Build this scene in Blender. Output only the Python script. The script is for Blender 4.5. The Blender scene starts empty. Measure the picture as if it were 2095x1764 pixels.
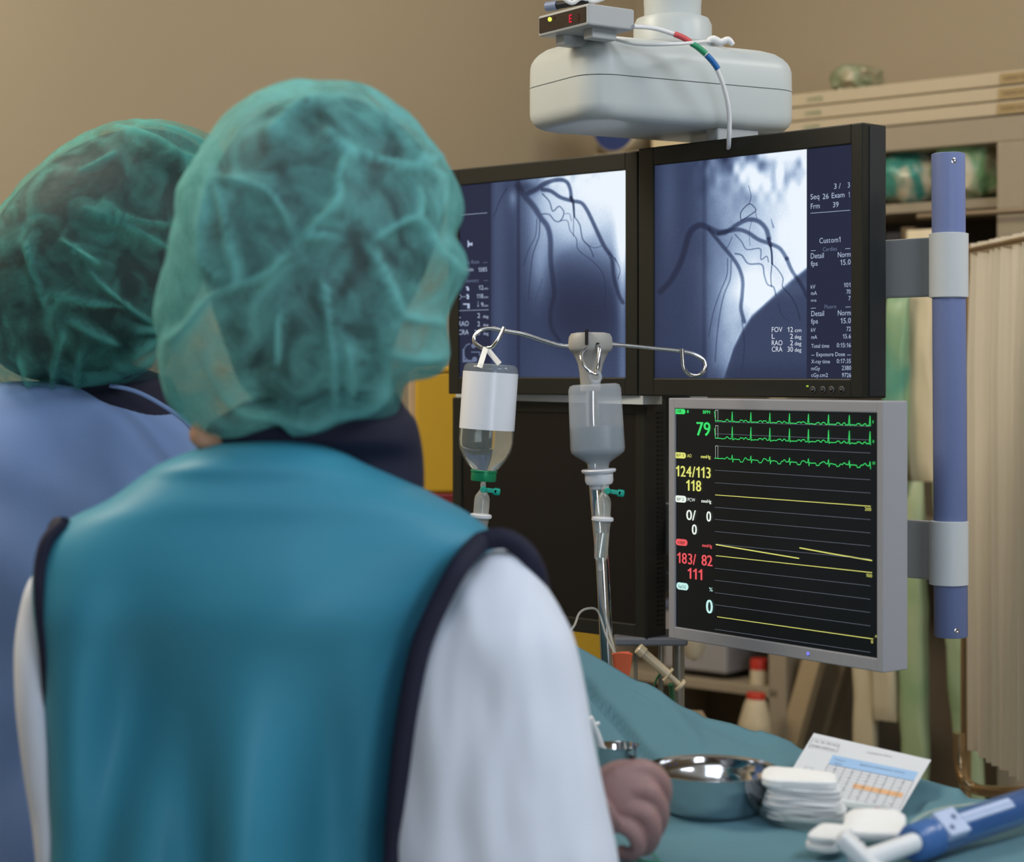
import bpy, bmesh, math, random
import numpy as np
from mathutils import Vector, Matrix, noise
random.seed(5)
D = bpy.data
sc = bpy.context.scene
# ---------------------------------------------------------------- camera
F = 3900.0; CX = 1047.5; HY = 765.0; CZ = 1.5
cd = D.cameras.new('camera'); cam = D.objects.new('camera', cd)
sc.collection.objects.link(cam); sc.camera = cam
cam.location = (0, 0, CZ); cam.rotation_euler = (math.pi/2, 0, 0)
cd.sensor_fit = 'HORIZONTAL'; cd.sensor_width = 36.0
cd.lens = 36.0*F/2095.0
cd.shift_y = -(882.0-HY)/2095.0
cd.dof.use_dof = True; cd.dof.focus_distance = 2.56; cd.dof.aperture_fstop = 3.7
cd.clip_start = 0.05
# ---------------------------------------------------------------- world, lights, exposure
w = D.worlds.new('world'); sc.world = w; w.use_nodes = True
w.node_tree.nodes['Background'].inputs[0].default_value = (0.75, 0.85, 1.0, 1)
w.node_tree.nodes['Background'].inputs[1].default_value = 0.05
sc.view_settings.view_transform = 'Standard'; sc.view_settings.look = 'None'
sc.view_settings.exposure = 0.0; sc.view_settings.gamma = 1.0
def area(name, loc, target, sx, sy, power, col):
    l = D.lights.new(name, 'AREA'); l.shape = 'RECTANGLE'; l.size = sx; l.size_y = sy
    l.energy = power; l.color = col
    o = D.objects.new(name, l); sc.collection.objects.link(o); o.location = loc
    d = Vector(target)-Vector(loc)
    o.rotation_euler = d.to_track_quat('-Z', 'Y').to_euler()
    return o
area('added_fill_light_behind_camera', (1.3, -0.9, 1.55), (-0.1, 2.0, 1.35), 1.3, 1.3, 36, (0.82, 0.90, 1.0))  # added fill with no real fixture; brightens the people's backs and the housing underside
area('ceiling_panel_light_rear', (-0.2, 0.5, 2.9), (-0.3, 1.5, 1.2), 1.2, 1.2, 14, (0.80, 0.90, 1.0))
area('ceiling_panel_light_table', (1.35, 1.3, 2.9), (0.5, 2.2, 1.2), 0.8, 0.8, 24, (0.85, 0.92, 1.0))
area('ceiling_panel_light_left', (-1.3, 2.4, 2.92), (-1.0, 2.9, 0.8), 0.9, 0.9, 52, (1.0, 0.88, 0.70))
area('ceiling_panel_light_shelf', (1.9, 2.3, 2.92), (1.2, 3.6, 1.2), 0.7, 0.7, 26, (1.0, 0.92, 0.80))
area('ceiling_panel_light_corner', (0.35, 3.6, 2.92), (0.3, 3.7, 0.0), 0.5, 0.5, 6, (1.0, 0.90, 0.76))
# ---------------------------------------------------------------- helpers
def P(u, v, Y): return Vector(((u-CX)/F*Y, Y, CZ-(v-HY)/F*Y))
def PZ(u, v, z):
    Y = (CZ-z)*F/(v-HY); return P(u, v, Y)
def proj(p):
    return CX+p[0]/p[1]*F, HY-(p[2]-CZ)/p[1]*F
def lin(c):
    return tuple(((x/255.0)/12.92 if x/255.0 <= 0.04045 else ((x/255.0+0.055)/1.055)**2.4) for x in c)
MATS = {}
def mat(name, rgb, rough=0.6, metal=0.0, var=0.06, scale=40, spec=0.4, bump=0.0, bscale=200, **kw):
    if name in MATS: return MATS[name]
    m = D.materials.new(name); m.use_nodes = True; nt = m.node_tree; b = nt.nodes['Principled BSDF']
    c = lin(rgb)
    b.inputs['Roughness'].default_value = rough; b.inputs['Metallic'].default_value = metal
    b.inputs['Specular IOR Level'].default_value = spec
    tc = nt.nodes.new('ShaderNodeTexCoord')
    nz = nt.nodes.new('ShaderNodeTexNoise'); nz.inputs['Scale'].default_value = scale; nz.inputs['Detail'].default_value = 3
    nt.links.new(tc.outputs['Object'], nz.inputs['Vector'])
    mx = nt.nodes.new('ShaderNodeMix'); mx.data_type = 'RGBA'
    mx.inputs[6].default_value = (*[x*(1-var) for x in c], 1); mx.inputs[7].default_value = (*[min(1, x*(1+var)) for x in c], 1)
    nt.links.new(nz.outputs['Fac'], mx.inputs[0]); nt.links.new(mx.outputs[2], b.inputs['Base Color'])
    if bump:
        n2 = nt.nodes.new('ShaderNodeTexNoise'); n2.inputs['Scale'].default_value = bscale; n2.inputs['Detail'].default_value = 4
        nt.links.new(tc.outputs['Object'], n2.inputs['Vector'])
        bp = nt.nodes.new('ShaderNodeBump'); bp.inputs['Strength'].default_value = bump; bp.inputs['Distance'].default_value = 0.002
        nt.links.new(n2.outputs['Fac'], bp.inputs['Height']); nt.links.new(bp.outputs['Normal'], b.inputs['Normal'])
    for k, v in kw.items():
        b.inputs[k.replace('_', ' ')].default_value = v
    MATS[name] = m; return m
def emat(name, rgb, strength=1.0):
    if name in MATS: return MATS[name]
    m = D.materials.new(name); m.use_nodes = True; b = m.node_tree.nodes['Principled BSDF']
    c = lin(rgb); b.inputs['Base Color'].default_value = (0.01, 0.01, 0.01, 1)
    b.inputs['Emission Color'].default_value = (*c, 1); b.inputs['Emission Strength'].default_value = strength
    b.inputs['Specular IOR Level'].default_value = 0.1
    MATS[name] = m; return m
def glass(name, rgb, ior=1.45, rough=0.02):
    if name in MATS: return MATS[name]
    m = D.materials.new(name); m.use_nodes = True; nt = m.node_tree; b = nt.nodes['Principled BSDF']
    b.inputs['Base Color'].default_value = (*lin(rgb), 1); b.inputs['Roughness'].default_value = rough
    b.inputs['Transmission Weight'].default_value = 1.0; b.inputs['IOR'].default_value = ior
    MATS[name] = m; return m
def clear(name, rgb, alpha, rough=0.15, spec=0.6):
    # thin clear or cloudy plastic: part of the light passes straight through
    if name in MATS: return MATS[name]
    m = D.materials.new(name); m.use_nodes = True; b = m.node_tree.nodes['Principled BSDF']
    b.inputs['Base Color'].default_value = (*lin(rgb), 1); b.inputs['Roughness'].default_value = rough
    b.inputs['Alpha'].default_value = alpha; b.inputs['Specular IOR Level'].default_value = spec
    MATS[name] = m; return m
LOC = {}
class MB:
    def __init__(s): s.v = []; s.f = []; s.mi = []; s.sm = []
    def add(s, vs, fs, mi=0, smooth=True):
        o = len(s.v); s.v += [tuple(x) for x in vs]
        for f in fs: s.f.append(tuple(i+o for i in f)); s.mi.append(mi); s.sm.append(smooth)
        return s
    def box(s, c, size, R=None, bevel=0.0, mi=0, seg=2):
        # R: 3 axis vectors
        R = R or (Vector((1, 0, 0)), Vector((0, 1, 0)), Vector((0, 0, 1)))
        bm = bmesh.new(); bmesh.ops.create_cube(bm, size=1.0)
        for q in bm.verts: q.co = Vector((q.co.x*size[0], q.co.y*size[1], q.co.z*size[2]))
        if bevel > 0:
            bmesh.ops.bevel(bm, geom=list(bm.edges), offset=bevel, segments=seg, profile=0.5, affect='EDGES')
        c = Vector(c); bm.verts.index_update()
        vs = [c+R[0]*q.co.x+R[1]*q.co.y+R[2]*q.co.z for q in bm.verts]
        fs = [[q.index for q in f.verts] for f in bm.faces]
        # keep outward normals when R is a proper rotation
        s.add(vs, fs, mi, bevel > 0 and seg > 2); bm.free(); return s
    def lathe(s, prof, origin, axis=(0, 0, 1), n=32, mi=0, sx=1.0, smooth=True):
        ax = Vector(axis).normalized(); origin = Vector(origin)
        e1 = ax.orthogonal().normalized() if abs(ax.z) < 0.9 else Vector((1, 0, 0))
        e1 = (e1-ax*e1.dot(ax)).normalized(); e2 = ax.cross(e1)
        vs = []; fs = []
        for (r, h) in prof:
            for k in range(n):
                a = 2*math.pi*k/n
                vs.append(origin+ax*h+e1*(r*math.cos(a))+e2*(r*math.sin(a)*sx))
        for i in range(len(prof)-1):
            for k in range(n):
                k2 = (k+1) % n
                fs.append((i*n+k, i*n+k2, (i+1)*n+k2, (i+1)*n+k))
        if prof[0][0] > 1e-5: fs.append(tuple(range(n))[::-1])
        if prof[-1][0] > 1e-5: fs.append(tuple((len(prof)-1)*n+k for k in range(n)))
        s.add(vs, fs, mi, smooth); return s
    def shell(s, prof, origin, axis=(0, 0, 1), n=32, mi=0, sx=1.0):
        # open lathe without end caps
        m = MB(); m.lathe(prof, origin, axis, n, mi, sx)
        k = (1 if prof[0][0] > 1e-5 else 0)+(1 if prof[-1][0] > 1e-5 else 0)
        s.add(m.v, m.f[:len(m.f)-k] if k else m.f, mi, True); return s
    def tube(s, pts, r, n=12, mi=0, closed=False, sub=4, flat=1.0):
        pts = [Vector(p) for p in pts]; rr = r if isinstance(r, (list, tuple)) else [r]*len(pts)
        if sub > 1:
            P2 = []; R2 = []; N = len(pts)
            rng = range(N if closed else N-1)
            for i in rng:
                g = lambda k: pts[k % N] if closed else pts[min(max(k, 0), N-1)]
                a, b, c, d = g(i-1), g(i), g(i+1), g(i+2)
                for j in range(sub):
                    t = j/sub
                    P2.append(0.5*((2*b)+(c-a)*t+(2*a-5*b+4*c-d)*t*t+(3*b-a-3*c+d)*t**3))
                    R2.append(rr[i]*(1-t)+rr[(i+1) % N]*t)
            if not closed: P2.append(pts[-1]); R2.append(rr[-1])
            pts, rr = P2, R2
        N = len(pts); vs = []; fs = []; up = None
        for i, p in enumerate(pts):
            t = (pts[(i+1) % N]-pts[i-1]) if closed else (pts[min(i+1, N-1)]-pts[max(i-1, 0)])
            t = t.normalized() if t.length > 1e-9 else Vector((0, 0, 1))
            if up is None: up = t.orthogonal().normalized()
            up = (up-t*up.dot(t)).normalized(); sd = t.cross(up)
            for k in range(n):
                a = 2*math.pi*k/n; vs.append(p+(up*math.cos(a)+sd*math.sin(a)*flat)*rr[i])
        for i in range(N if closed else N-1):
            j = (i+1) % N
            for k in range(n):
                k2 = (k+1) % n; fs.append((i*n+k, i*n+k2, j*n+k2, j*n+k))
        if not closed: fs.append(tuple(range(n))[::-1]); fs.append(tuple((N-1)*n+k for k in range(n)))
        s.add(vs, fs, mi, True); return s
    def rings(s, R, mi=0, cap0=True, cap1=True, smooth=True):
        n = len(R[0]); vs = [p for r in R for p in r]; fs = []
        for i in range(len(R)-1):
            for k in range(n):
                k2 = (k+1) % n; fs.append((i*n+k, i*n+k2, (i+1)*n+k2, (i+1)*n+k))
        if cap0: fs.append(tuple(range(n))[::-1])
        if cap1: fs.append(tuple((len(R)-1)*n+k for k in range(n)))
        s.add(vs, fs, mi, smooth); return s
    def grid(s, G, mi=0, smooth=True):
        n = len(G[0]); vs = [p for r in G for p in r]; fs = []
        for i in range(len(G)-1):
            for k in range(n-1): fs.append((i*n+k, i*n+k+1, (i+1)*n+k+1, (i+1)*n+k))
        s.add(vs, fs, mi, smooth); return s
    def poly(s, pts, mi=0): s.add(pts, [tuple(range(len(pts)))], mi, False); return s
    def build(s, name, mats, parent=None, recalc=True):
        if not isinstance(mats, (list, tuple)): mats = [mats]
        arr = np.array([tuple(x) for x in s.v])
        if parent is not None: L = LOC[parent.name]
        else:
            L = Vector(((arr[:, 0].min()+arr[:, 0].max())/2, (arr[:, 1].min()+arr[:, 1].max())/2, arr[:, 2].min()))
        me = D.meshes.new(name); me.from_pydata([(x[0]-L[0], x[1]-L[1], x[2]-L[2]) for x in s.v], [], s.f)
        for m in mats: me.materials.append(m)
        me.polygons.foreach_set('material_index', s.mi); me.polygons.foreach_set('use_smooth', s.sm)
        me.update()
        if recalc:
            bm = bmesh.new(); bm.from_mesh(me); bmesh.ops.recalc_face_normals(bm, faces=bm.faces)
            if len(bm.faces) < 12000:
                for e_ in bm.edges:
                    if len(e_.link_faces) == 2 and e_.calc_face_angle(0) > 0.75: e_.smooth = False
            bm.to_mesh(me); bm.free()
        o = D.objects.new(name, me); sc.collection.objects.link(o)
        if parent is not None: o.parent = parent; LOC[o.name] = L
        else: o.location = L; LOC[o.name] = L
        return o
def tag(o, label=None, cat=None, group=None, kind=None):
    if label: o['label'] = label
    if cat: o['category'] = cat
    if group: o['group'] = group
    if kind: o['kind'] = kind
    return o
def thing(name, label, cat, loc, group=None):
    o = D.objects.new(name, None); sc.collection.objects.link(o); o.location = loc
    o.empty_display_size = 0.05
    LOC[o.name] = Vector(loc); return tag(o, label, cat, group)
def struct(mb, name, m, parent=None):
    return tag(mb.build(name, m, parent), kind='structure')
def solidify(o, t, off=0.0):
    m = o.modifiers.new('thickness', 'SOLIDIFY'); m.thickness = t; m.offset = off
def subsurf(o, n=1):
    m = o.modifiers.new('smooth', 'SUBSURF'); m.levels = n; m.render_levels = n
def catm(xs, ts, t):
    # smooth interpolation of a table row
    return np.interp(t, ts, xs)
class Frame:
    # vertical plane: origin O, horizontal right axis ex, up z, n = away from the viewer
    def __init__(s, O, ex, ez=None):
        s.O = Vector(O); s.ex = Vector(ex).normalized(); s.ez = Vector(ez).normalized() if ez is not None else Vector((0, 0, 1))
        s.n = s.ez.cross(s.ex).normalized()   # points away when ex is right and z up
    def w(s, a, b, c=0.0): return s.O+s.ex*a+s.ez*b+s.n*c
    def hit(s, u, v, c=0.0):
        d = Vector(((u-CX)/F, 1, (HY-v)/F)); o = Vector((0, 0, CZ))
        O = s.O+s.n*c
        t = (O-o).dot(s.n)/d.dot(s.n); p = o+d*t-O
        return p.dot(s.ex), p.dot(s.ez), t
    def R(s): return (s.ex, s.n, s.ez)
_cache = {}
def glyphs(txt):
    if txt in _cache: return _cache[txt]
    if '1' in txt:
        # set the figure one with a flag, character by character
        V_ = []; F_ = []; x = 0.0
        for ch in txt:
            if ch == ' ': x += 0.28; continue
            if ch == '1':
                vs = [(0.21, 0, 0), (0.31, 0, 0), (0.31, 0.70, 0), (0.23, 0.70, 0), (0.21, 0.64, 0), (0.05, 0.55, 0), (0.05, 0.46, 0), (0.21, 0.54, 0)]; fs = [(0, 1, 2, 3, 4, 7), (4, 5, 6, 7)]; adv = 0.45
            else:
                vs, fs = glyphs(ch); adv = max(v[0] for v in vs)+0.08
            o = len(V_); V_ += [(v[0]+x, v[1], v[2]) for v in vs]; F_ += [tuple(i+o for i in f) for f in fs]; x += adv
        _cache[txt] = (V_, F_); return V_, F_
    cu = D.curves.new('t', 'FONT'); cu.body = txt; cu.size = 1.0; cu.resolution_u = 3
    o = D.objects.new('t', cu); sc.collection.objects.link(o)
    bpy.context.view_layer.update()
    me = o.evaluated_get(bpy.context.evaluated_depsgraph_get()).to_mesh()
    vs = [tuple(x.co) for x in me.vertices]; fs = [tuple(p.vertices) for p in me.polygons]
    o.evaluated_get(bpy.context.evaluated_depsgraph_get()).to_mesh_clear()
    D.objects.remove(o); D.curves.remove(cu)
    _cache[txt] = (vs, fs); return vs, fs
def text(mb, fr, txt, u0, v0, u1, hpx, c=-0.0012, mi=0, bold=0.0):
    # left baseline at pixel (u0, v0), right end at u1, capital height hpx
    vs, fs = glyphs(txt)
    if not vs: return
    x0 = min(a[0] for a in vs); x1 = max(a[0] for a in vs); 
    a0, b0, t = fr.hit(u0, v0, c); a1, b1, t1 = fr.hit(u1, v0, c)
    H = hpx*t/F/0.70; sx = (a1-a0)/max(1e-6, x1-x0)
    sh = 0
    for k in ([0] if not bold else [-bold, 0, bold]):
        mb.add([fr.w(a0+(x-x0)*sx+k, b0+y*H, c) for x, y, z in vs], fs, mi, False)
def line(mb, fr, u0, v0, u1, v1, wd=0.0006, c=-0.0012, mi=0):
    a0, b0, _ = fr.hit(u0, v0, c); a1, b1, _ = fr.hit(u1, v1, c)
    d = Vector((a1-a0, b1-b0)); L = d.length; d /= max(L, 1e-9); q = Vector((-d.y, d.x))*wd/2
    mb.poly([fr.w(a0-q.x, b0-q.y, c), fr.w(a1-q.x, b1-q.y, c), fr.w(a1+q.x, b1+q.y, c), fr.w(a0+q.x, b0+q.y, c)], mi)
def pline(mb, fr, pts, wd=0.0008, c=-0.0014, mi=0):
    for i in range(len(pts)-1): line(mb, fr, *pts[i], *pts[i+1], wd, c, mi)
def pill(mb, fr, u0, u1, v0, v1, c=-0.0012, mi=0):
    a0, b0, _ = fr.hit(u0, v1, c); a1, b1, _ = fr.hit(u1, v0, c)
    r = abs(b1-b0)/2; ym = (b0+b1)/2; pts = []
    for k in range(9): t = -math.pi/2+math.pi*k/8; pts.append(fr.w(a1-r+r*math.cos(t), ym+r*math.sin(t), c))
    for k in range(9): t = math.pi/2+math.pi*k/8; pts.append(fr.w(a0+r+r*math.cos(t), ym+r*math.sin(t), c))
    mb.poly(pts, mi)
# ---------------------------------------------------------------- room
dS = Vector((-0.762, 0.647, 0))            # along the shelf wall, towards the corner
nS = Vector((0.647, 0.762, 0))             # into the shelf wall
A0 = Vector((0.928, 3.8, 0))               # shelving front at floor
Cn = Vector((0.318, 4.908, 0))             # corner of the room
wallm = mat('wall_paint', (160, 146, 122), 0.85, var=0.02, scale=3, bump=0.05, bscale=300)
def wallbox(name, p, q, zt, away):
    d = (q-p); L = d.length; d.normalize()
    mb = MB(); mb.box((p+q)/2+away*0.05+Vector((0, 0, zt/2)), (L, 0.1, zt), (d, away, Vector((0, 0, 1))))
    return struct(mb, name, wallm)
H = 3.0
WL = 6.6; WR = 4.6
pL = Cn-nS*WL; pR = Cn-dS*WR; pQ = pL-dS*WR
wallbox('wall_left', pL, Cn+nS*0.1, H, dS)
wallbox('wall_right', Cn+dS*0.0, pR-dS*0.1, H, nS)
wallbox('wall_rear', pL-nS*0.1, pQ, H, -nS)
wallbox('wall_side', pR, pQ, H, -dS)
def slab(name, z0, z1, m):
    ctr = (pL+pR)/2; mb = MB()
    mb.box(ctr+Vector((0, 0, (z0+z1)/2)), (WR+0.2, WL+0.2, z1-z0), (dS, nS, Vector((0, 0, 1)))); return struct(mb, name, m)
slab('floor', -0.1, 0, mat('floor_vinyl', (176, 176, 170), 0.35, var=0.08, scale=8))
slab('ceiling', H, H+0.1, mat('ceiling_paint', (215, 212, 205), 0.9, var=0.02))
# ---------------------------------------------------------------- monitors
black = mat('black_plastic', (30, 31, 27), 0.45, var=0.05, spec=0.3)
blackside = mat('black_side_plastic', (32, 37, 41), 0.5, var=0.03, spec=0.4)
greyp = mat('grey_monitor_plastic', (150, 152, 160), 0.5, var=0.03)
cream = mat('cream_plastic', (186, 194, 196), 0.38, var=0.02, scale=10)
creamd = mat('light_grey_plastic', (166, 171, 174), 0.45, var=0.02, scale=10)
chrome = mat('chrome', (215, 216, 218), 0.16, metal=1.0, var=0.02)
steel = mat('stainless_steel', (205, 205, 208), 0.12, metal=1.0, var=0.04, scale=15)
whitep = mat('white_plastic', (225, 227, 230), 0.4, var=0.01)
def panel_frame(uL, YL, uR, YR):
    a = P(uL, HY, YL); b = P(uR, HY, YR)
    fr = Frame(a, b-a); fr.W = (b-a).length; return fr
def frame_body(mb, fr, a0, a1, z0, z1, s0, s1, t0, t1, depth, mi=0, bev=0.002, rec=0.004):
    # bezel (outer a0..a1, z0..z1; opening s0..s1, t0..t1) as a real rim around a recessed screen
    def B(x0, x1, y0, y1, c0, c1, b=0.0):
        mb.box(fr.w((x0+x1)/2, (y0+y1)/2, (c0+c1)/2), (x1-x0, c1-c0, y1-y0), fr.R(), b, mi)
    B(a0, a1, z0, z1, rec, depth, bev)
    B(a0, s0, z0, z1, 0, rec+0.004, bev); B(s1, a1, z0, z1, 0, rec+0.004, bev)
    B(s0-0.001, s1+0.001, t1, z1, 0.0001, rec+0.004, bev); B(s0-0.001, s1+0.001, z0, t0, 0.0001, rec+0.004, bev)
def xray(fr, s0, s1, t0, t1, shade, nx, nz, name, parent):
    # screen image: emission follows a colour attribute on a fine grid
    xs = np.linspace(s0, s1, nx); zs = np.linspace(t0, t1, nz)
    X, Z = np.meshgrid(xs, zs)
    c = 0.0029
    p = np.array(fr.O)[None, None, :]+X[..., None]*np.array(fr.ex)+Z[..., None]*np.array(fr.ez)+c*np.array(fr.n)
    U = CX+p[..., 0]/p[..., 1]*F; V = HY-(p[..., 2]-CZ)/p[..., 1]*F
    g = shade(U, V)
    me = D.meshes.new(name)
    idx = np.arange(nx*nz).reshape(nz, nx)
    fs = np.stack([idx[:-1, :-1], idx[:-1, 1:], idx[1:, 1:], idx[1:, :-1]], -1).reshape(-1, 4)
    L = LOC[parent.name]
    me.from_pydata((p.reshape(-1, 3)-np.array(L)).tolist(), [], fs.tolist())
    at = me.color_attributes.new('picture', 'FLOAT_COLOR', 'POINT')
    rgba = np.ones((nx*nz, 4), dtype=np.float32)
    s = np.clip(g, 0, 1).reshape(-1)
    stops = np.array([0, .2, .4, .6, .8, 1.0])
    cr = np.array([(30, 32, 52), (50, 60, 88), (84, 100, 132), (130, 150, 182), (188, 207, 230), (236, 245, 255)], float)
    for k in range(3):
        cc = np.interp(s, stops, cr[:, k])/255.0
        rgba[:, k] = np.where(cc <= 0.04045, cc/12.92, ((cc+0.055)/1.055)**2.4)
    at.data.foreach_set('color', rgba.reshape(-1))
    m = D.materials.new('xray_picture'); m.use_nodes = True; nt = m.node_tree; b = nt.nodes['Principled BSDF']
    a = nt.nodes.new('ShaderNodeVertexColor'); a.layer_name = 'picture'
    b.inputs['Base Color'].default_value = (0.004, 0.004, 0.005, 1); b.inputs['Roughness'].default_value = 0.6; b.inputs['Specular IOR Level'].default_value = 0.06
    nt.links.new(a.outputs['Color'], b.inputs['Emission Color']); b.inputs['Emission Strength'].default_value = 1.0
    me.materials.append(m)
    o = D.objects.new(name, me); sc.collection.objects.link(o); o.parent = parent; LOC[o.name] = L
    return o
def segdist(U, V, pts):
    # distance to a smooth path and the path parameter 0..1
    pp = []; N = len(pts)
    for i in range(N-1):
        a, b, c, d = [np.array(pts[min(max(k, 0), N-1)][:2], float) for k in (i-1, i, i+1, i+2)]
        for j in range(5):
            t = j/5; pp.append(0.5*((2*b)+(c-a)*t+(2*a-5*b+4*c-d)*t*t+(3*b-a-3*c+d)*t**3))
    pp.append(np.array(pts[-1][:2], float)); pp = np.array(pp)
    best = np.full(U.shape, 1e9); par = np.zeros(U.shape)
    for i in range(len(pp)-1):
        a = pp[i]; d = pp[i+1]-a; L2 = max(d.dot(d), 1e-9)
        t = np.clip(((U-a[0])*d[0]+(V-a[1])*d[1])/L2, 0, 1)
        q = np.hypot(U-a[0]-t*d[0], V-a[1]-t*d[1]); m = q < best
        best = np.where(m, q, best); par = np.where(m, (i+t)/(len(pp)-1), par)
    return best, par
def blur_noise(shape, k, seed, ky=None):
    r = np.random.RandomState(seed); ky = ky or k
    g = r.rand(int(shape[0]/ky)+3, int(shape[1]/k)+3)
    y = np.linspace(0, g.shape[0]-1.001, shape[0]); x = np.linspace(0, g.shape[1]-1.001, shape[1])
    y0 = y.astype(int); x0 = x.astype(int); fy = (y-y0)[:, None]; fx = (x-x0)[None, :]
    fy = fy*fy*(3-2*fy); fx = fx*fx*(3-2*fx)
    return (g[y0][:, x0]*(1-fy)*(1-fx)+g[y0+1][:, x0]*fy*(1-fx)+g[y0][:, x0+1]*(1-fy)*fx+g[y0+1][:, x0+1]*fy*fx)-0.5
def sig(x): return 1/(1+np.exp(-np.clip(x, -30, 30)))
def vessels(g, U, V, VS):
    for (w0, w1, dk, pts) in VS:
        d, t = segdist(U, V, pts)
        w = w0+(w1-w0)*t
        g = g*(1-dk*np.exp(-(d/(w*0.75))**4)) 
    return g
C4 = 550/1617.0
def c4(*pts): return [(1300+x*C4, 230+y*C4) for x, y in pts]
C3 = 420/1482.0
def c3(*pts): return [(900+x*C3, 330+y*C3) for x, y in pts]
def shade_right(U, V):
    x = (U-1300)/C4; y = (V-230)/C4
    g = 0.19+0*x
    g += 0.10*np.exp(-((x-200)/60.)**2)*np.exp(-((y-500)/400.)**2)
    lung = sig((x-(520-0.00*(y)))/90.0)*0.56
    lung += 0.14*sig((x-430)/12.)
    low = sig((y-1150)/200.0)
    g += lung*(1-0.55*low*sig((560-x)/60))
    g += 0.3*np.exp(-((x-700)/170.)**2-((y-1080)/160.)**2)
    g += 0.16*sig((x-900)/40.)
    g += 0.10*np.exp(-((x-560)/60.)**2-((y-1350)/200.)**2)
    g -= 0.12*np.exp(-((x-620)/70.)**2-((y-480)/90.)**2)
    g -= 0.45*np.exp(-((x-560)/100.)**2-((y-250)/60.)**2)
    n1 = blur_noise(g.shape, 14, 1, 22); n2 = blur_noise(g.shape, 30, 2)
    g += (n1*0.65+n2*0.45)*np.exp(-((y-350)/170.)**2)*sig((x-500)/60)
    n3 = blur_noise(g.shape, 22, 12, 30); n4 = blur_noise(g.shape, 60, 13); g += (n3*0.09+n4*0.16)*sig((x-450)/50)
    # heart and diaphragm shadow
    d, t = segdist(x, y, [(520, 1620), (590, 1420), (700, 1230), (860, 1070), (1045, 930)])
    curve = np.interp(x, [500, 545, 590, 640, 700, 780, 860, 950, 1045], [1700, 1560, 1420, 1320, 1225, 1150, 1080, 1000, 925])
    inside = sig((y-curve)/7.0)*sig((x-515)/20)
    g = g*(1-inside)+inside*(0.24+0.08*np.exp(-((x-900)/200.)**2-((y-1050)/60.)**2))
    g += 0.10*np.exp(-((y-curve)/30.)**2)*(1-inside)*sig((x-560)/20)
    g -= 0.07*np.exp(-((x-415)/14.)**4)
    g *= 0.72+0.28*sig((x-125)/12.); g *= 1-0.35*sig((y-1540)/30.)
    g *= 0.86+0.14*sig((y-330)/30)*1.0 if False else 1.0
    VS = [(25, 24, .52, [(150, 1080), (220, 1000), (280, 880), (325, 730), (380, 680), (430, 690), (490, 720), (540, 720)]),
          (17, 20, .52, [(500, 730), (560, 710), (620, 670), (680, 645), (740, 655), (785, 700), (803, 760)]),
          (17, 17, .5, [(560, 715), (620, 705), (680, 725), (740, 765), (810, 790), (870, 820), (910, 880)]),
          (17, 14, .5, [(910, 880), (940, 950), (980, 1010), (1010, 1060), (1030, 1110)]),
          (15, 15, .6, [(800, 760), (812, 800)]),
          (8, 8, .75, [(812, 800), (820, 850), (822, 910)]),
          (16, 16, .5, [(440, 700), (480, 750), (530, 810), (580, 870), (620, 930), (645, 1010), (642, 1100), (635, 1180), (655, 1260)]),
          (7, 6, .3, [(575, 890), (570, 1000), (535, 1090), (510, 1200), (490, 1350), (480, 1500)]),
          (6, 5, .3, [(555, 880), (550, 980), (510, 1080), (470, 1200), (440, 1350)]),
          (7, 7, .4, [(600, 850), (640, 860), (680, 910), (760, 915), (775, 980), (795, 1035), (830, 1050), (845, 1100)]),
          (5, 5, .4, [(600, 735), (640, 780), (670, 825), (750, 820), (755, 885), (790, 865), (800, 900)]),
          (5, 4, .5, [(822, 910), (815, 980), (818, 1050)]),
          (5, 5, .45, [(822, 910), (860, 950), (888, 1000), (885, 1050), (930, 1100), (970, 1170), (990, 1250)]),
          (4, 4, .6, [(635, 650), (635, 600), (685, 550), (722, 580), (715, 600), (640, 650)]),
          (4, 3, .4, [(685, 550), (695, 500), (680, 440)]), (3, 3, .4, [(722, 600), (730, 640)]),
          (3, 3, .3, [(700, 650), (685, 720), (690, 800)]), (7, 5, .25, [(640, 1250), (655, 1400), (640, 1560)]),
          (9, 3, .3, [(830, 690), (815, 640)]), (4, 3, .3, [(860, 1150), (880, 1220), (930, 1260)]), (4, 3, .35, [(580, 750), (560, 800), (540, 820)])]
    g = vessels(g, x, y, VS)
    r = np.random.RandomState(3).rand(*g.shape)-0.5
    g = g+r*0.07*(0.3+g)
    img = (x < 1031) & (x > 108)
    # the top left edge of the lit field slopes a little with the collimator
    g = np.where(y < 322-(x-108)*0.0, g, g)
    return np.where(x < 1031, g, 0.06+r*0.03)
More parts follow.
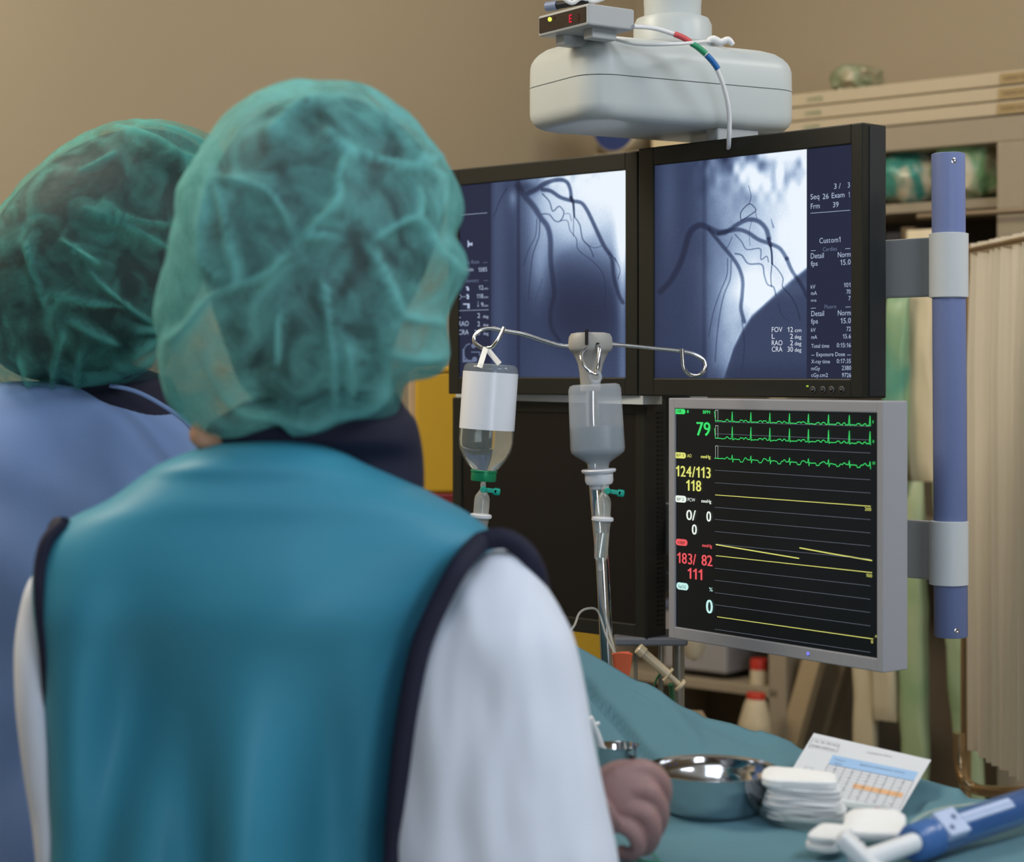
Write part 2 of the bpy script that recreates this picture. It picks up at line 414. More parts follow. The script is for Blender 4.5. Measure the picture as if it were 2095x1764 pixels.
def shade_left(U, V):
    x = (U-900)/C3; y = (V-330)/C3
    g = 0.25+0*x
    g += 0.10*np.exp(-((x-420)/70.)**2)
    g += 0.52*sig((x-690)/70.)*sig((620-y)/110.+(x-800)/400.)
    g += 0.15*sig((x-600)/30.)*sig((900-y)/100.)
    g += 0.35*np.exp(-((x-1310)/45.)**2)*sig((1000-y)/150.)+0.2*np.exp(-((x-1320)/30.)**2)
    g += 0.22*np.exp(-((x-720)/70.)**2-((y-780)/220.)**2)
    g += 0.22*np.exp(-((x-1200)/200.)**2-((y-180)/120.)**2)
    g += 0.22*np.exp(-((x-525)/30.)**2-((y-260)/80.)**2)
    heart = np.exp(-(((x-1030)/250.)**2+((y-1000)/380.)**2)**2)
    g -= 0.10*heart*sig((y-600)/60.)
    g -= 0.2*np.exp(-((x-640)/130.)**2-((y-190)/40.)**2)
    g += 0.08*sig((y-1350)/80.)*sig((x-640)/60.)
    d, t = segdist(x, y, [(800, 760), (880, 660), (960, 600), (1060, 540), (1180, 460), (1300, 420)])
    g -= 0.12*sig((y-np.interp(x, [800, 880, 960, 1060, 1180, 1300], [760, 660, 600, 560, 460, 420]))/25)*sig((x-800)/40)*sig((1000-y)/200)
    n1 = blur_noise(g.shape, 12, 4, 20); g += n1*0.35*np.exp(-((y-120)/60.)**2)*sig((x-700)/60)
    g -= 0.12*np.exp(-((x-567)/13.)**4)
    g *= 0.45+0.55*sig((x-368)/9.)
    VS = [(30, 20, .45, [(560, 170), (620, 260), (680, 330), (730, 410), (775, 470), (797, 560), (800, 720), (815, 850), (825, 960), (800, 1080), (805, 1200), (860, 1290)]),
          (26, 17, .5, [(640, 230), (700, 200), (760, 160), (840, 135), (910, 145), (940, 200), (950, 280)]),
          (20, 20, .5, [(740, 205), (800, 215), (870, 260), (950, 285), (1020, 300), (1060, 350), (1100, 430), (1150, 540), (1190, 620), (1240, 700), (1255, 830), (1290, 960), (1320, 1020)]),
          (15, 9, .65, [(945, 260), (962, 300), (970, 400)]),
          (7, 6, .4, [(740, 235), (790, 290), (815, 360), (860, 325), (895, 370), (870, 430), (830, 430), (790, 385), (740, 380)]),
          (5, 5, .35, [(870, 430), (920, 430), (940, 500), (985, 560), (1000, 640), (1100, 720), (1170, 800), (1195, 900), (1190, 1060)]),
          (7, 6, .4, [(970, 400), (1010, 460), (1030, 560), (1080, 620), (1110, 690)]),
          (5, 4, .35, [(965, 410), (965, 540)]), (4, 4, .3, [(1050, 590), (1110, 625), (1170, 610)]),
          (5, 4, .45, [(1210, 660), (1260, 700), (1300, 780), (1285, 850)]), (6, 6, .4, [(1265, 700), (1270, 720)]),
          (7, 5, .35, [(720, 430), (715, 540), (670, 680), (650, 850), (640, 1000)]),
          (6, 5, .3, [(700, 420), (690, 540), (640, 640), (605, 750)]),
          (10, 6, .3, [(480, 200), (430, 290), (390, 400)]), (5, 4, .2, [(740, 850), (690, 1000)]),
          (5, 5, .3, [(905, 380), (935, 380), (950, 430)])]
    g = vessels(g, x, y, VS)
    g *= 0.80
    g += 0.22*sig((g-0.5)/0.08)*sig((700-y)/100)
    r = np.random.RandomState(8).rand(*g.shape)-0.5
    g = g+r*0.07*(0.3+g)
    return np.where(x > 368, g, 0.07+r*0.03)
textm = emat('screen_writing', (190, 205, 235), 0.8)
textm2 = emat('screen_writing_bright', (225, 232, 245), 0.9)
textd = emat('screen_writing_dim', (120, 135, 170), 0.7)
# upper right monitor
fr = panel_frame(1337, 2.70, 1740.5, 2.448); W = fr.W
bz = 0.0265; t1 = 0.295; t0 = -0.006
mon = thing('medical_monitor', 'black angiography display with buttons, brighter X-ray picture and white FOV text, on upper right', 'monitor', fr.w(W/2, -0.035))
mb = MB(); frame_body(mb, fr, -0.0297, W+0.0193, t0-0.0255, t1+0.0265, 0, W, t0, t1, 0.05)
mb.build('casing', black, mon)
mb = MB(); mb.box(fr.w(W+0.0193+0.0006, (t0+t1)/2, 0.030), (0.0012, 0.034, t1-t0+0.046), fr.R(), 0.0004); mb.build('side_panel', blackside, mon)
pic = xray(fr, 0, W, t0, t1, shade_right, 430, 400, 'screen', mon)
mb = MB(); C6 = 120/460.0
def T(s, x0, y, x1, h, mi=0, f=None, ox=1640, oy=330, k=C6):
    text(mb, f or fr, s, ox+x0*k, oy+y*k, ox+x1*k, h, mi=mi, c=0.002)
T('3 /', 255, 217, 306, 11); T('3', 362, 207, 378, 11)
T('Seq', 70, 300, 138, 11); T('26', 165, 297, 212, 11); T('Exam', 236, 290, 336, 11); T('1', 369, 282, 376, 11)
T('Frm', 72, 374, 142, 11); T('39', 246, 362, 290, 11)
T('Custom1', 140, 644, 304, 11)
T('Cardiac', 166, 706, 280, 8, 1); T('Detail', 72, 764, 174, 11); T('Norm', 284, 754, 384, 11)
T('fps', 72, 822, 126, 10); T('15.0', 304, 814, 384, 11)
T('kV', 72, 1000, 108, 8); T('101', 332, 988, 382, 9); T('mA', 74, 1050, 120, 8); T('70', 352, 1040, 384, 9)
T('ms', 74, 1102, 116, 6); T('7', 368, 1092, 384, 9); T('Fluoro', 180, 1156, 272, 8, 1)
T('Detail', 76, 1216, 176, 11); T('Norm', 284, 1210, 386, 11); T('fps', 74, 1274, 128, 10); T('15.0', 306, 1272, 386, 11)
T('kV', 74, 1338, 110, 8); T('72', 352, 1332, 386, 9); T('mA', 76, 1394, 122, 8); T('15.6', 324, 1390, 386, 9)
T('Total time', 76, 1464, 216, 8); T('0:15:16', 276, 1460, 386, 9)
T('Exposure Dose', 116, 1530, 340, 8); T('X-ray time', 76, 1586, 222, 8); T('0:17:35', 276, 1584, 386, 9)
T('mGy', 76, 1640, 144, 8); T('2380', 316, 1638, 388, 9); T('cGy.cm2', 76, 1692, 206, 8); T('9726', 316, 1694, 388, 9)
for a in [(70, 408, 380, 384), (72, 702, 110, 700), (342, 686, 382, 684), (72, 1154, 112, 1152), (344, 1144, 384, 1142), (76, 1522, 100, 1521), (358, 1520, 386, 1520)]:
    line(mb, fr, 1640+a[0]*C6, 330+a[1]*C6, 1640+a[2]*C6, 330+a[3]*C6, 0.0006, 0.002)
for s, y, n, u in [('FOV', 1322, '12', 'cm'), ('L', 1362, '2', 'deg'), ('RAO', 1402, '2', 'deg'), ('CRA', 1440, '30', 'deg')]:
    T(s, 820, y, 838 if s == 'L' else 884, 10.5, 2, ox=1300, oy=230, k=C4)
    T(n, 915 if len(n) == 2 else 930, y, 948, 10.5, 2, ox=1300, oy=230, k=C4); T(u, 958, y, 998, 8, 2, ox=1300, oy=230, k=C4)
mb.build('readout_text', [textm, textd, textm2], mon, recalc=False)
btn = mat('button_grey', (95, 96, 95), 0.5, var=0.02); btnd = mat('button_dark', (40, 41, 40), 0.5)
for x in (1068, 1128, 1180, 1241):
    a, b, t = fr.hit(1300+x*C4, 230+1668*C4)
    mb = MB(); mb.lathe([(0.0045, 0), (0.0045, 0.001), (0.0038, 0.0014), (0.0, 0.0014)], fr.w(a, b, 0), -fr.n, 20)
    m2 = MB(); o = mb.build('button', btn, mon)
    m2.lathe([(0.0037, 0.0016), (0, 0.0017)], fr.w(a, b, 0), -fr.n, 20)
    if x in (1128, 1180):
        s = 1 if x == 1128 else -1
        m2.poly([fr.w(a-0.0016, b-0.0012*s, -0.002), fr.w(a+0.0016, b-0.0012*s, -0.002), fr.w(a, b+0.0018*s, -0.002)], 1)
    else: m2.box(fr.w(a, b, -0.0018), (0.004, 0.0003, 0.0012), fr.R(), mi=1)
    m2.build('button_symbol', [btnd, btn], o, recalc=False)
a, b, t = fr.hit(1300+1036*C4, 230+1647*C4)
mb = MB(); mb.box(fr.w(a, b, -0.0005), (0.003, 0.001, 0.002), fr.R()); tag(mb.build('indicator_light', emat('led_yellow_green', (170, 205, 60), 1.0), mon), 'small green power light')
# upper left monitor
s_ = 0.978
fr2 = panel_frame(938, 3.04*s_, 1278.5, 2.808*s_); W2 = fr2.W
mon2 = thing('medical_monitor', 'black angiography display showing the darker X-ray picture, partly hidden behind the head', 'monitor', fr2.w(W2/2, -0.035))
q1 = 0.2935; q0 = -0.005
mb = MB(); frame_body(mb, fr2, -0.0225, W2+0.0235, q0-0.0265, q1+0.026, 0, W2, q0, q1, 0.05); mb.build('casing', black, mon2)
xray(fr2, 0, W2, q0, q1, shade_left, 380, 400, 'screen', mon2)
C7 = 100/490.0; mb = MB()
def T7(s, x0, y, x1, h, mi=0): text(mb, fr2, s, 920+x0*C7, 420+y*C7, 920+x1*C7, h, mi=mi, c=0.002)
T7('Dose Rate', 110, 592, 296, 7, 1); T7('mGy/min', 60, 670, 236, 8); T7('1085', 288, 668, 374, 9); T7('Geometry', 160, 774, 292, 7, 1)
T7('12', 292, 848, 336, 9); T7('cm', 342, 846, 384, 5); T7('118', 272, 934, 336, 9); T7('cm', 342, 932, 384, 5); T7('9', 314, 1018, 338, 9); T7('cm', 342, 1018, 384, 5)
T7('L', 86, 1130, 110, 10); T7('2', 278, 1130, 304, 10); T7('deg', 334, 1130, 388, 6)
T7('RAO', 88, 1212, 190, 10); T7('2', 278, 1214, 304, 10); T7('deg', 336, 1214, 388, 6)
T7('CRA', 88, 1298, 190, 10); T7('30', 250, 1300, 304, 10); T7('deg', 338, 1300, 388, 6)
def L7(x0, y0, x1, y1, w=0.0006, mi=0): line(mb, fr2, 920+x0*C7, 420+y0*C7, 920+x1*C7, 420+y1*C7, w, 0.002, mi)
L7(60, 102, 376, 76); L7(80, 1058, 390, 1048); L7(334, 576, 378, 573, mi=1); L7(338, 756, 382, 754, mi=1)
L7(285, 960, 285, 1016); L7(278, 1004, 285, 1018); L7(292, 1004, 285, 1018)
def P7(pts, mi=0): mb.poly([(lambda h: fr2.w(h[0], h[1], 0.002))(fr2.hit(920+x*C7, 420+y*C7, 0.002)) for x, y in pts], mi)
P7([(180, 345), (205, 385), (228, 370), (228, 408), (205, 400), (180, 425)])
P7([(134, 985), (200, 985), (200, 1035), (178, 1035), (178, 998), (134, 998)])
P7([(162, 815), (185, 815), (196, 840), (190, 862), (165, 845), (178, 835), (165, 828)])
P7([(165, 895), (185, 890), (196, 915), (190, 945), (165, 935), (178, 925)]); 
pline(mb, fr2, [(920+(98+18*math.cos(k/8*6.283))*C7, 420+(918+24*math.sin(k/8*6.283))*C7) for k in range(9)], 0.0006, 0.002)
L7(116, 918, 165, 918)
# C-arm pictogram
arc = [(920+(205+65*math.cos(math.radians(a)))*C7, 420+(1475+85*math.sin(math.radians(a)))*C7) for a in range(90, 281, 15)]
pline(mb, fr2, arc, 0.0018, 0.002, 1)
for cx_, cy_, r_ in [(240, 1410, 24), (250, 1545, 26)]:
    P7([(cx_+r_*math.cos(k/12*6.283), cy_+r_*math.sin(k/12*6.283)) for k in range(12)], 1)
P7([(130, 1440), (148, 1440), (150, 1550), (270, 1555), (270, 1570), (130, 1575)], 1); P7([(215, 1468), (305, 1468), (305, 1510), (295, 1510), (295, 1478), (215, 1478)], 1)
mb.build('readout_text', [textm, textd], mon2, recalc=False)
# lower left dark monitor
fr3 = panel_frame(925, 3.02, 1321, 2.75); W3 = fr3.W
mon3 = thing('medical_monitor', 'switched-off black glossy monitor behind the hanging infusion bottles', 'monitor', fr3.w(W3/2, -0.38))
zt = -0.037; zb = -0.385
mb = MB(); frame_body(mb, fr3, 0, W3, zb, zt, 0.02, W3-0.02, zb+0.022, zt-0.022, 0.045); mb.build('casing', black, mon3)
mb = MB(); mb.box(fr3.w(W3/2, (zt+zb)/2, 0.0035), (W3-0.04, 0.001, zt-zb-0.044), fr3.R())
mb.build('screen', mat('dark_screen_glass', (22, 20, 20), 0.25, var=0.02, spec=0.35), mon3)
mb = MB()
mb.box(fr3.w(W3+0.0006, (zt+zb)/2, 0.0225), (0.0015, 0.044, zt-zb-0.004), fr3.R(), mi=0)
for k in range(46):
    zz = zb+0.02+k*(zt-zb-0.04)/45
    mb.box(fr3.w(W3+0.0016, zz, 0.032), (0.0015, 0.014, 0.0028), fr3.R(), mi=1)
mb.build('vent_panel', [mat('vent_black', (20, 21, 22), 0.5), mat('vent_slot', (8, 8, 8), 0.8)], mon3)
# patient monitor
fr4 = panel_frame(1380, 2.626, 1793.5, 2.334); W4 = fr4.W
def zz(u, v):
    a, b, t = fr4.hit(u, v); return b
mt1 = (zz(1378, 836)+zz(1791, 845))/2; mt0 = (zz(1383, 1283)+zz(1796, 1348))/2
print('ecg', W4, mt0, mt1, zz(1378, 836), zz(1791, 845), zz(1383, 1283), zz(1796, 1348))
mon4 = thing('patient_monitor', 'light grey vital signs monitor with green heart traces and coloured numbers', 'monitor', fr4.w(W4/2, mt0-0.03))
mb = MB(); frame_body(mb, fr4, -0.0125, W4+0.0105, mt0-0.0165, mt1+0.0145, 0, W4, mt0, mt1, 0.045, bev=0.0015); mb.build('casing', greyp, mon4)
mb = MB(); mb.box(fr4.w(W4/2, (mt0+mt1)/2, 0.0035), (W4-0.001, 0.001, mt1-mt0-0.001), fr4.R()); 
sm = mat('patient_screen', (10, 12, 14), 0.3, var=0.02, spec=0.25); sb = sm.node_tree.nodes['Principled BSDF']
sb.inputs['Emission Color'].default_value = (*lin((20, 23, 25)), 1); sb.inputs['Emission Strength'].default_value = 0.6
mb.build('screen', sm, mon4)
G = emat('trace_green', (60, 225, 110), 1.0); YE = emat('trace_yellow', (225, 225, 120), 1.0); WH = emat('trace_white', (235, 245, 235), 1.0)
RD = emat('trace_red', (235, 90, 95), 1.0); GY = emat('trace_grey', (120, 128, 142), 0.8); CY = emat('trace_pale_cyan', (195, 240, 235), 1.0); BK = emat('pill_text', (30, 60, 40), 0.2)
C8 = 120/460.0; C5 = 520/1555.0; mb = MB(); cc = 0.002
def T8(s, x0, y, x1, h, mi, bold=0.0): text(mb, fr4, s, 1360+x0*C8, 820+y*C8, 1360+x1*C8, h, mi=mi, c=cc, bold=bold)
mm = [G, YE, WH, RD, GY, CY, BK]
def PL(x0, x1, y0, y1, mi): pill(mb, fr4, 1360+x0*C8, 1360+x1*C8, 820+y0*C8, 820+y1*C8, cc, mi)
PL(70, 162, 66, 104, 0); PL(75, 166, 408, 450, 1); PL(80, 170, 748, 794, 2); PL(86, 178, 1090, 1132, 3); PL(92, 185, 1434, 1478, 5)
cc = 0.0015
T8('HR', 98, 94, 132, 6, 6); T8('BP 1', 92, 438, 148, 6, 6); T8('BP 2', 96, 782, 150, 6, 6); T8('NIBP', 104, 1122, 158, 6, 6); T8('SpO2', 106, 1466, 166, 6, 6)
T8('II', 176, 96, 186, 6, 0, .0003); T8('BPM', 300, 102, 354, 7, 0, .0002); T8('79', 250, 272, 356, 28, 0, .0006)
T8('AO', 176, 444, 210, 7, 1); T8('mmHg', 284, 450, 358, 7, 1, .0002); T8('124/113', 90, 592, 358, 22, 1, .0005); T8('118', 170, 704, 284, 22, 1, .0005)
T8('PCW', 180, 788, 238, 7, 2); T8('mmHg', 288, 798, 364, 7, 2, .0002); T8('0/', 170, 934, 242, 21, 2, .0004); T8('0', 328, 946, 362, 21, 2, .0005); T8('0', 214, 1048, 250, 21, 2, .0005)
T8('mmHg', 294, 1146, 370, 7, 3, .0002); T8('183/', 100, 1272, 244, 22, 3, .0004); T8('82', 290, 1290, 372, 22, 3, .0005); T8('111', 182, 1394, 292, 22, 3, .0005)
T8('%', 348, 1494, 376, 8, 5); T8('0', 326, 1664, 374, 28, 5, .0007)
def L5(x0, y0, x1, y1, w, mi): line(mb, fr4, 1350+x0*C5, 800+y0*C5, 1350+x1*C5, 800+y1*C5, w, cc, mi)
for y0, y1 in [(190, 217), (262, 300), (337, 380), (485, 544), (562, 625), (712, 788), (786, 869), (860, 949), (1085, 1193), (1158, 1275), (1234, 1356), (1308, 1438), (1458, 1600)]: L5(336, y0, 1288, y1, 0.00045, 4)
L5(342, 936, 1290, 1030, 0.00045, 4)
L5(338, 636, 1290, 706, 0.0009, 1); L5(342, 1008, 1298, 1112, 0.0009, 1); L5(350, 1382, 1305, 1518, 0.0009, 1)
L5(342, 940, 852, 1025, 0.0014, 1); L5(854, 960, 1050, 996, 0.0014, 1); L5(1050, 996, 1298, 1038, 0.0014, 1)
def T5(s, x0, y, x1, h, mi): text(mb, fr4, s, 1350+x0*C5, 800+y*C5, 1350+x1*C5, h, mi=mi, c=cc)
T5('200', 1254, 732, 1292, 7, 1); T5('100', 1262, 1138, 1298, 7, 1); T5('0', 1292, 1544, 1304, 7, 1); T5('AO', 1316, 1508, 1334, 5, 1)
T5('I', 1302, 198, 1306, 6, 0); T5('II', 1302, 318, 1310, 6, 0); T5('III', 1302, 450, 1316, 6, 0)
pk = [443, 557, 673, 793, 909, 1032, 1159, 1286]
def base(x, y0, y1): return y0+(y1-y0)*(x-336)/(1288-336)
rr = random.Random(4)
for (y0, y1, top, kind) in [(184, 212, -60, 0), (290, 324, -76, 1), (412, 458, -26, 2)]:
    pts = [(334, base(334, y0, y1)-(0 if kind == 2 else 62)), (340, base(340, y0, y1))]
    last = 345
    for p in pk:
        x = last
        while x < p-8:
            b = base(x, y0, y1)+rr.uniform(-2, 2); q = p-x; w_ = x-last
            if 22 < q < 40: b -= 11
            if 40 < w_ < 62 and last > 345: b -= (9 if kind < 2 else -14)
            pts.append((x, b)); x += 7
        b = base(p, y0, y1)
        pts += [(p-5, b), (p, b+top), (p+3, b+(8 if kind == 1 else 20 if kind == 2 else 3))]
        if p < 1280: pts += [(p+7, b)]
        last = p+8
    pline(mb, fr4, [(1350+x*C5, 800+y*C5) for x, y in pts], 0.0010, 0.0012, 0)
for y0, y1, ya in [(118, 186, 0), (212, 292, 0), (336, 412, 0)]:
    L5(340, y0, 340, y1, 0.0004, 2); L5(355, y0, 355, y1, 0.0004, 2); L5(340, y0, 355, y0, 0.0004, 2)
mb.build('readout_text', mm, mon4, recalc=False)
a, b, t = fr4.hit(1350+907*C5, 800+1607*C5)
mb = MB(); mb.lathe([(0.0022, 0), (0.002, 0.0012), (0, 0.0016)], fr4.w(a, b, 0), -fr4.n, 14); tag(mb.build('indicator_light', emat('led_blue', (120, 125, 255), 1.2), mon4), 'small blue power light')
# ---------------------------------------------------------------- monitor suspension
susp = thing('monitor_suspension', 'cream ceiling-mounted arm housing and rails that carry the four screens', 'monitor mount', P(1360, 270, 2.72))
a30 = math.radians(29); bx = Vector((math.cos(a30), math.sin(a30), 0)); by = Vector((-math.sin(a30), math.cos(a30), 0))
corner = P(1206, HY, 2.50); corner.z = 0
def SU(l, d, z): return corner+bx*l+by*d+Vector((0, 0, z))
ztop = CZ+(HY-74)/F*2.56; zbt = CZ+(HY-266)/F*2.64; zsm = CZ+(HY-148)/F*2.50
print('susp z', zbt, zsm, ztop)
LEN = 0.352; DEP = 0.190
def rrect(l0, l1, d0, d1, z, r, n=8):
    out = []
    for (cx_, cy_, a0) in [(l1-r, d1-r, 0), (l0+r, d1-r, 90), (l0+r, d0+r, 180), (l1-r, d0+r, 270)]:
        for k in range(n+1):
            t = math.radians(a0+90*k/n); out.append(SU(cx_+r*math.cos(t), cy_+r*math.sin(t), z))
    return out
def shellbox(zlist): return [rrect(i, LEN-i, i*0.8, DEP-i*0.8, z, max(0.012, 0.042-i*0.2)) for z, i in zlist]
low = [(zbt, 0.022), (zbt+0.0015, 0.015), (zbt+0.005, 0.008), (zbt+0.010, 0.0035), (zbt+0.016, 0.001), (zbt+0.022, 0.0), (zsm-0.0006, 0.0)]
mb = MB(); mb.rings(shellbox(low)); mb.build('lower_housing', cream, susp)
up = [(zsm+0.0006, 0.0), (ztop-0.030, 0.0005), (ztop-0.024, 0.002), (ztop-0.018, 0.005), (ztop-0.012, 0.010), (ztop-0.006, 0.018), (ztop-0.002, 0.03), (ztop, 0.05)]
mb = MB(); mb.rings(shellbox(up)); mb.build('upper_housing', cream, susp)
mb = MB(); mb.rings([rrect(0.002, LEN-0.002, 0.002, DEP-0.002, z, 0.048) for z in (zsm-0.0012, zsm+0.0012)]); mb.build('seam', mat('seam_grey', (120, 122, 115), 0.7), susp)
col = P(1376, HY, 2.68); col.z = 0
mb = MB(); zc = ztop
mb.lathe([(0.075, zc-0.008), (0.075, zc+0.002), (0.07, zc+0.006), (0.055, zc+0.008)], col, n=48); mb.build('base_disc', creamd, susp)
mb = MB(); mb.lathe([(0.055, zc), (0.055, zc+0.035), (0.051, zc+0.044), (0.042, zc+0.047)], col, n=48); mb.build('collar', cream, susp)
mb = MB(); mb.lathe([(0.040, zc+0.03), (0.040, zc+0.062), (0.0405, zc+0.066), (0.0405, H)], col, n=48); mb.build('column', cream, susp)
mb = MB(); c_ = P(1552, HY, 2.72); c_.z = (zbt+1.80)/2
mb.box(c_, (0.05, 0.05, zbt-1.80), (bx, by, Vector((0, 0, 1))), 0.003); mb.build('hanger_bracket', creamd, susp)
mb = MB(); mb.box(SU(0.25, 0.03, zbt-0.015), (0.07, 0.03, 0.035), (bx, by, Vector((0, 0, 1))), 0.003); mb.build('hanger_bracket', creamd, susp)
# rails behind the monitors and the blue post
e1 = Vector((0.678, -0.735, 0)); n1 = Vector((0.735, 0.678, 0))
post = P(1941, HY, 2.43); px, py = post.x, post.y
blue = mat('blue_enamel', (112, 126, 172), 0.45, var=0.02)
for (v0, v1, bias) in [(482, 605, 0), (1070, 1192, 0)]:
    z1 = CZ-(v0-HY)/F*2.43; z0 = CZ-(v1-HY)/F*2.43; zc_ = (z0+z1)/2; h = z1-z0
    mb = MB(); Ct = Vector((px, py, zc_))
    mb.box(Ct-e1*0.36+n1*0.012, (0.70, 0.012, h), (e1, n1, Vector((0, 0, 1))), 0.003)
    mb.build('rail', creamd, susp)
    mb = MB(); mb.lathe([(0.0215, -h/2-0.003), (0.0247, -h/2-0.002), (0.0247, h/2+0.002), (0.0215, h/2+0.003)], Ct, n=40)
    mb.build('clamp', mat('clamp_grey', (190, 196, 200), 0.45, var=0.01), susp)
mb = MB(); zt_ = CZ+(HY-314)/F*2.43; zb_ = CZ-(1303-HY)/F*2.43
ax = P(1945.5, 1303, 2.43)-P(1940, 314, 2.43); 
mb.lathe([(0.019, 0), (0.0212, 0.001), (0.0212, ax.length-0.002), (0.0195, ax.length)], P(1940, 314, 2.43), ax, n=40)
po = mb.build('post', blue, susp); tag(po, 'blue enamelled post')
for (u, v) in [(1951, 329), (1957, 1291)]:
    mb = MB(); mb.lathe([(0.0034, 0), (0.0034, 0.001), (0.0022, 0.0014), (0, 0.0005)], P(u, v, 2.4099), (0.1, -1, 0), 16); mb.build('screw', steel, po)
# beams behind: cross bar between the upper and lower pairs, uprights
mb = MB(); g1 = fr.w(-0.0297, -0.034, 0.03); g0 = fr3.w(-0.0, -0.030, 0.03)
d_ = (g1-g0); mb.box((g0+g1)/2+Vector((0, 0, 0.0)), (d_.length, 0.04, 0.02), (d_.normalized(), Vector((0, 0, 1)).cross(d_.normalized()), Vector((0, 0, 1)))); mb.build('cross_bar', cream, susp)
mb = MB(); up_ = P(1400, HY, 2.84)
mb.box(Vector((up_.x, up_.y, (zbt+1.18)/2)), (0.06, 0.04, zbt-1.18), (e1, n1, Vector((0, 0, 1))), 0.003); mb.build('upright', creamd, susp)
mb = MB(); mb.box(Vector((up_.x, up_.y, 1.19)), (0.30, 0.05, 0.03), (e1, n1, Vector((0, 0, 1))), 0.003); mb.build('cross_bar', creamd, susp)
for zz_ in (1.64, 1.30):
    mb = MB(); c0 = Vector((up_.x, up_.y, zz_)); mb.box(c0-n1*0.0, (0.5, 0.03, 0.04), (e1, n1, Vector((0, 0, 1))), 0.003); mb.build('cross_bar', creamd, susp)
# small read-out box on top of the housing
box = thing('readout_box', 'small grey electronic box with red digits sitting on the mount housing', 'electronic box', P(1200, 70, 2.46))
bc = P(1203, HY, 2.44); bc.z = 0
zb2 = CZ+(HY-50)/F*2.44; zt2 = CZ+(HY-6)/F*2.44
bx2 = Vector((math.cos(a30+0.10), math.sin(a30+0.10), 0)); by2 = Vector((-bx2.y, bx2.x, 0))
L2 = 0.076; D2 = 0.110
cen = bc+bx2*L2/2+by2*D2/2; cen.z = (zb2+zt2)/2; Rb = (bx2, by2, Vector((0, 0, 1)))
mb = MB(); mb.box(cen, (L2, D2, zt2-zb2), Rb, 0.0025); mb.build('casing', creamd, box)
fb = Frame(bc+by2*D2+Vector((0, 0, 0)), -by2)   # left end face, seen from the left
mb = MB(); mb.box(cen-bx2*(L2/2+0.0006), (0.0012, D2-0.008, zt2-zb2-0.008), Rb); mb.build('display_window', mat('dark_red_window', (32, 22, 22), 0.2, var=0.02), box)
mb = MB()
def onface(u, v):
    # left end plane
    d = Vector(((u-CX)/F, 1, (HY-v)/F)); O = bc-bx2*0.002; o = Vector((0, 0, CZ)); t = (O-o).dot(bx2)/d.dot(bx2); return o+d*t
def face_poly(pts, mi): mb.poly([onface(900+x*0.2864, y*0.2864) for x, y in pts], mi)
face_poly([(785+15*math.cos(k/10*6.283), 138+17*math.sin(k/10*6.283)) for k in range(10)], 0)
for r_ in [(922, 105, 943, 116), (922, 130, 943, 138), (922, 152, 943, 163), (922, 105, 930, 163)]: face_poly([(r_[0], r_[1]), (r_[2], r_[1]-3), (r_[2], r_[3]-3), (r_[0], r_[3])], 1)
for r_ in [(965, 100, 990, 104), (965, 126, 990, 130), (965, 152, 990, 156), (986, 100, 990, 156)]: face_poly([(r_[0], r_[1]), (r_[2], r_[1]-3), (r_[2], r_[3]-3), (r_[0], r_[3])], 2)
face_poly([(808, 122), (818, 120), (818, 134), (808, 136)], 2)
mb.build('display_digits', [emat('led_yellow', (220, 235, 90), 1.3), emat('led_red', (215, 25, 60), 1.0), emat('led_red_dim', (75, 15, 25), 1.0)], box, recalc=False)
mb = MB(); 
for k in (0.15, 0.85):
    mb = MB(); mb.box(cen-Vector((0, 0, (zt2-zb2)/2+0.006))+by2*(k-0.5)*D2*0.8, (0.04, 0.02, 0.014), Rb, 0.002); mb.build('foot', creamd, box)
cn = thing('cable_connector', 'blue and black plug lying on top of the small grey electronic box', 'connector', P(1125, 8, 2.52))
mb = MB(); p0 = P(1118, 14, 2.53); p1 = P(1205, 2, 2.50)
mb.tube([p0, p0.lerp(p1, 0.25)], 0.0065, sub=1); mb.build('plug', mat('plug_blue_grey', (120, 135, 165), 0.4), cn)
mb = MB(); mb.tube([p0.lerp(p1, .22), p0.lerp(p1, .7), p1], [0.0055, 0.004, 0.003], sub=3); mb.build('cable', mat('plug_black', (30, 32, 38), 0.5), cn)
mb = MB(); mb.tube([P(1150, -6, 2.50), P(1170, 6, 2.50), P(1190, -4, 2.5), P(1215, 3, 2.5), P(1245, -8, 2.5)], 0.003)
tag(mb.build('coiled_cord', whitep), 'white cord curling on top of the small grey electronic box', 'cord')
# taped cable
cb = thing('cable', 'white cable with red, green and blue tape bands hanging down the mount housing', 'cable', P(1480, 285, 2.60))
cp = [(1296, 54, 2.48), (1340, 58, 2.50), (1390, 75, 2.52), (1430, 101, 2.525), (1464, 138, 2.53), (1484, 190, 2.545), (1492, 240, 2.56), (1491, 290, 2.58), (1490, 330, 2.66)]
mb = MB(); mb.tube([P(*p) for p in cp], 0.0031); mb.build('cord', whitep, cb)
for (a_, b_, c_, n_) in [((1381, 70, 2.511), (1412, 86, 2.518), (205, 80, 85), 'red tape band'), ((1415, 89, 2.518), (1444, 110, 2.521), (40, 150, 105), 'green tape band'), ((1446, 113, 2.521), (1469, 141, 2.526), (25, 105, 175), 'blue tape band')]:
    mb = MB(); mb.tube([P(*a_), P((a_[0]+b_[0])/2+1, (a_[1]+b_[1])/2-1, (a_[2]+b_[2])/2), P(*b_)], 0.0039); tag(mb.build('tape_band', mat('tape_'+n_.split()[0], c_, 0.5), cb), n_)
mb = MB(); mb.tube([P(1232, 72, 2.53), P(1300, 90, 2.50), P(1380, 90, 2.49), P(1450, 84, 2.55)], 0.0022); tag(mb.build('thin_wire', whitep), 'thin white wire draped over the top of the mount housing', 'wire')
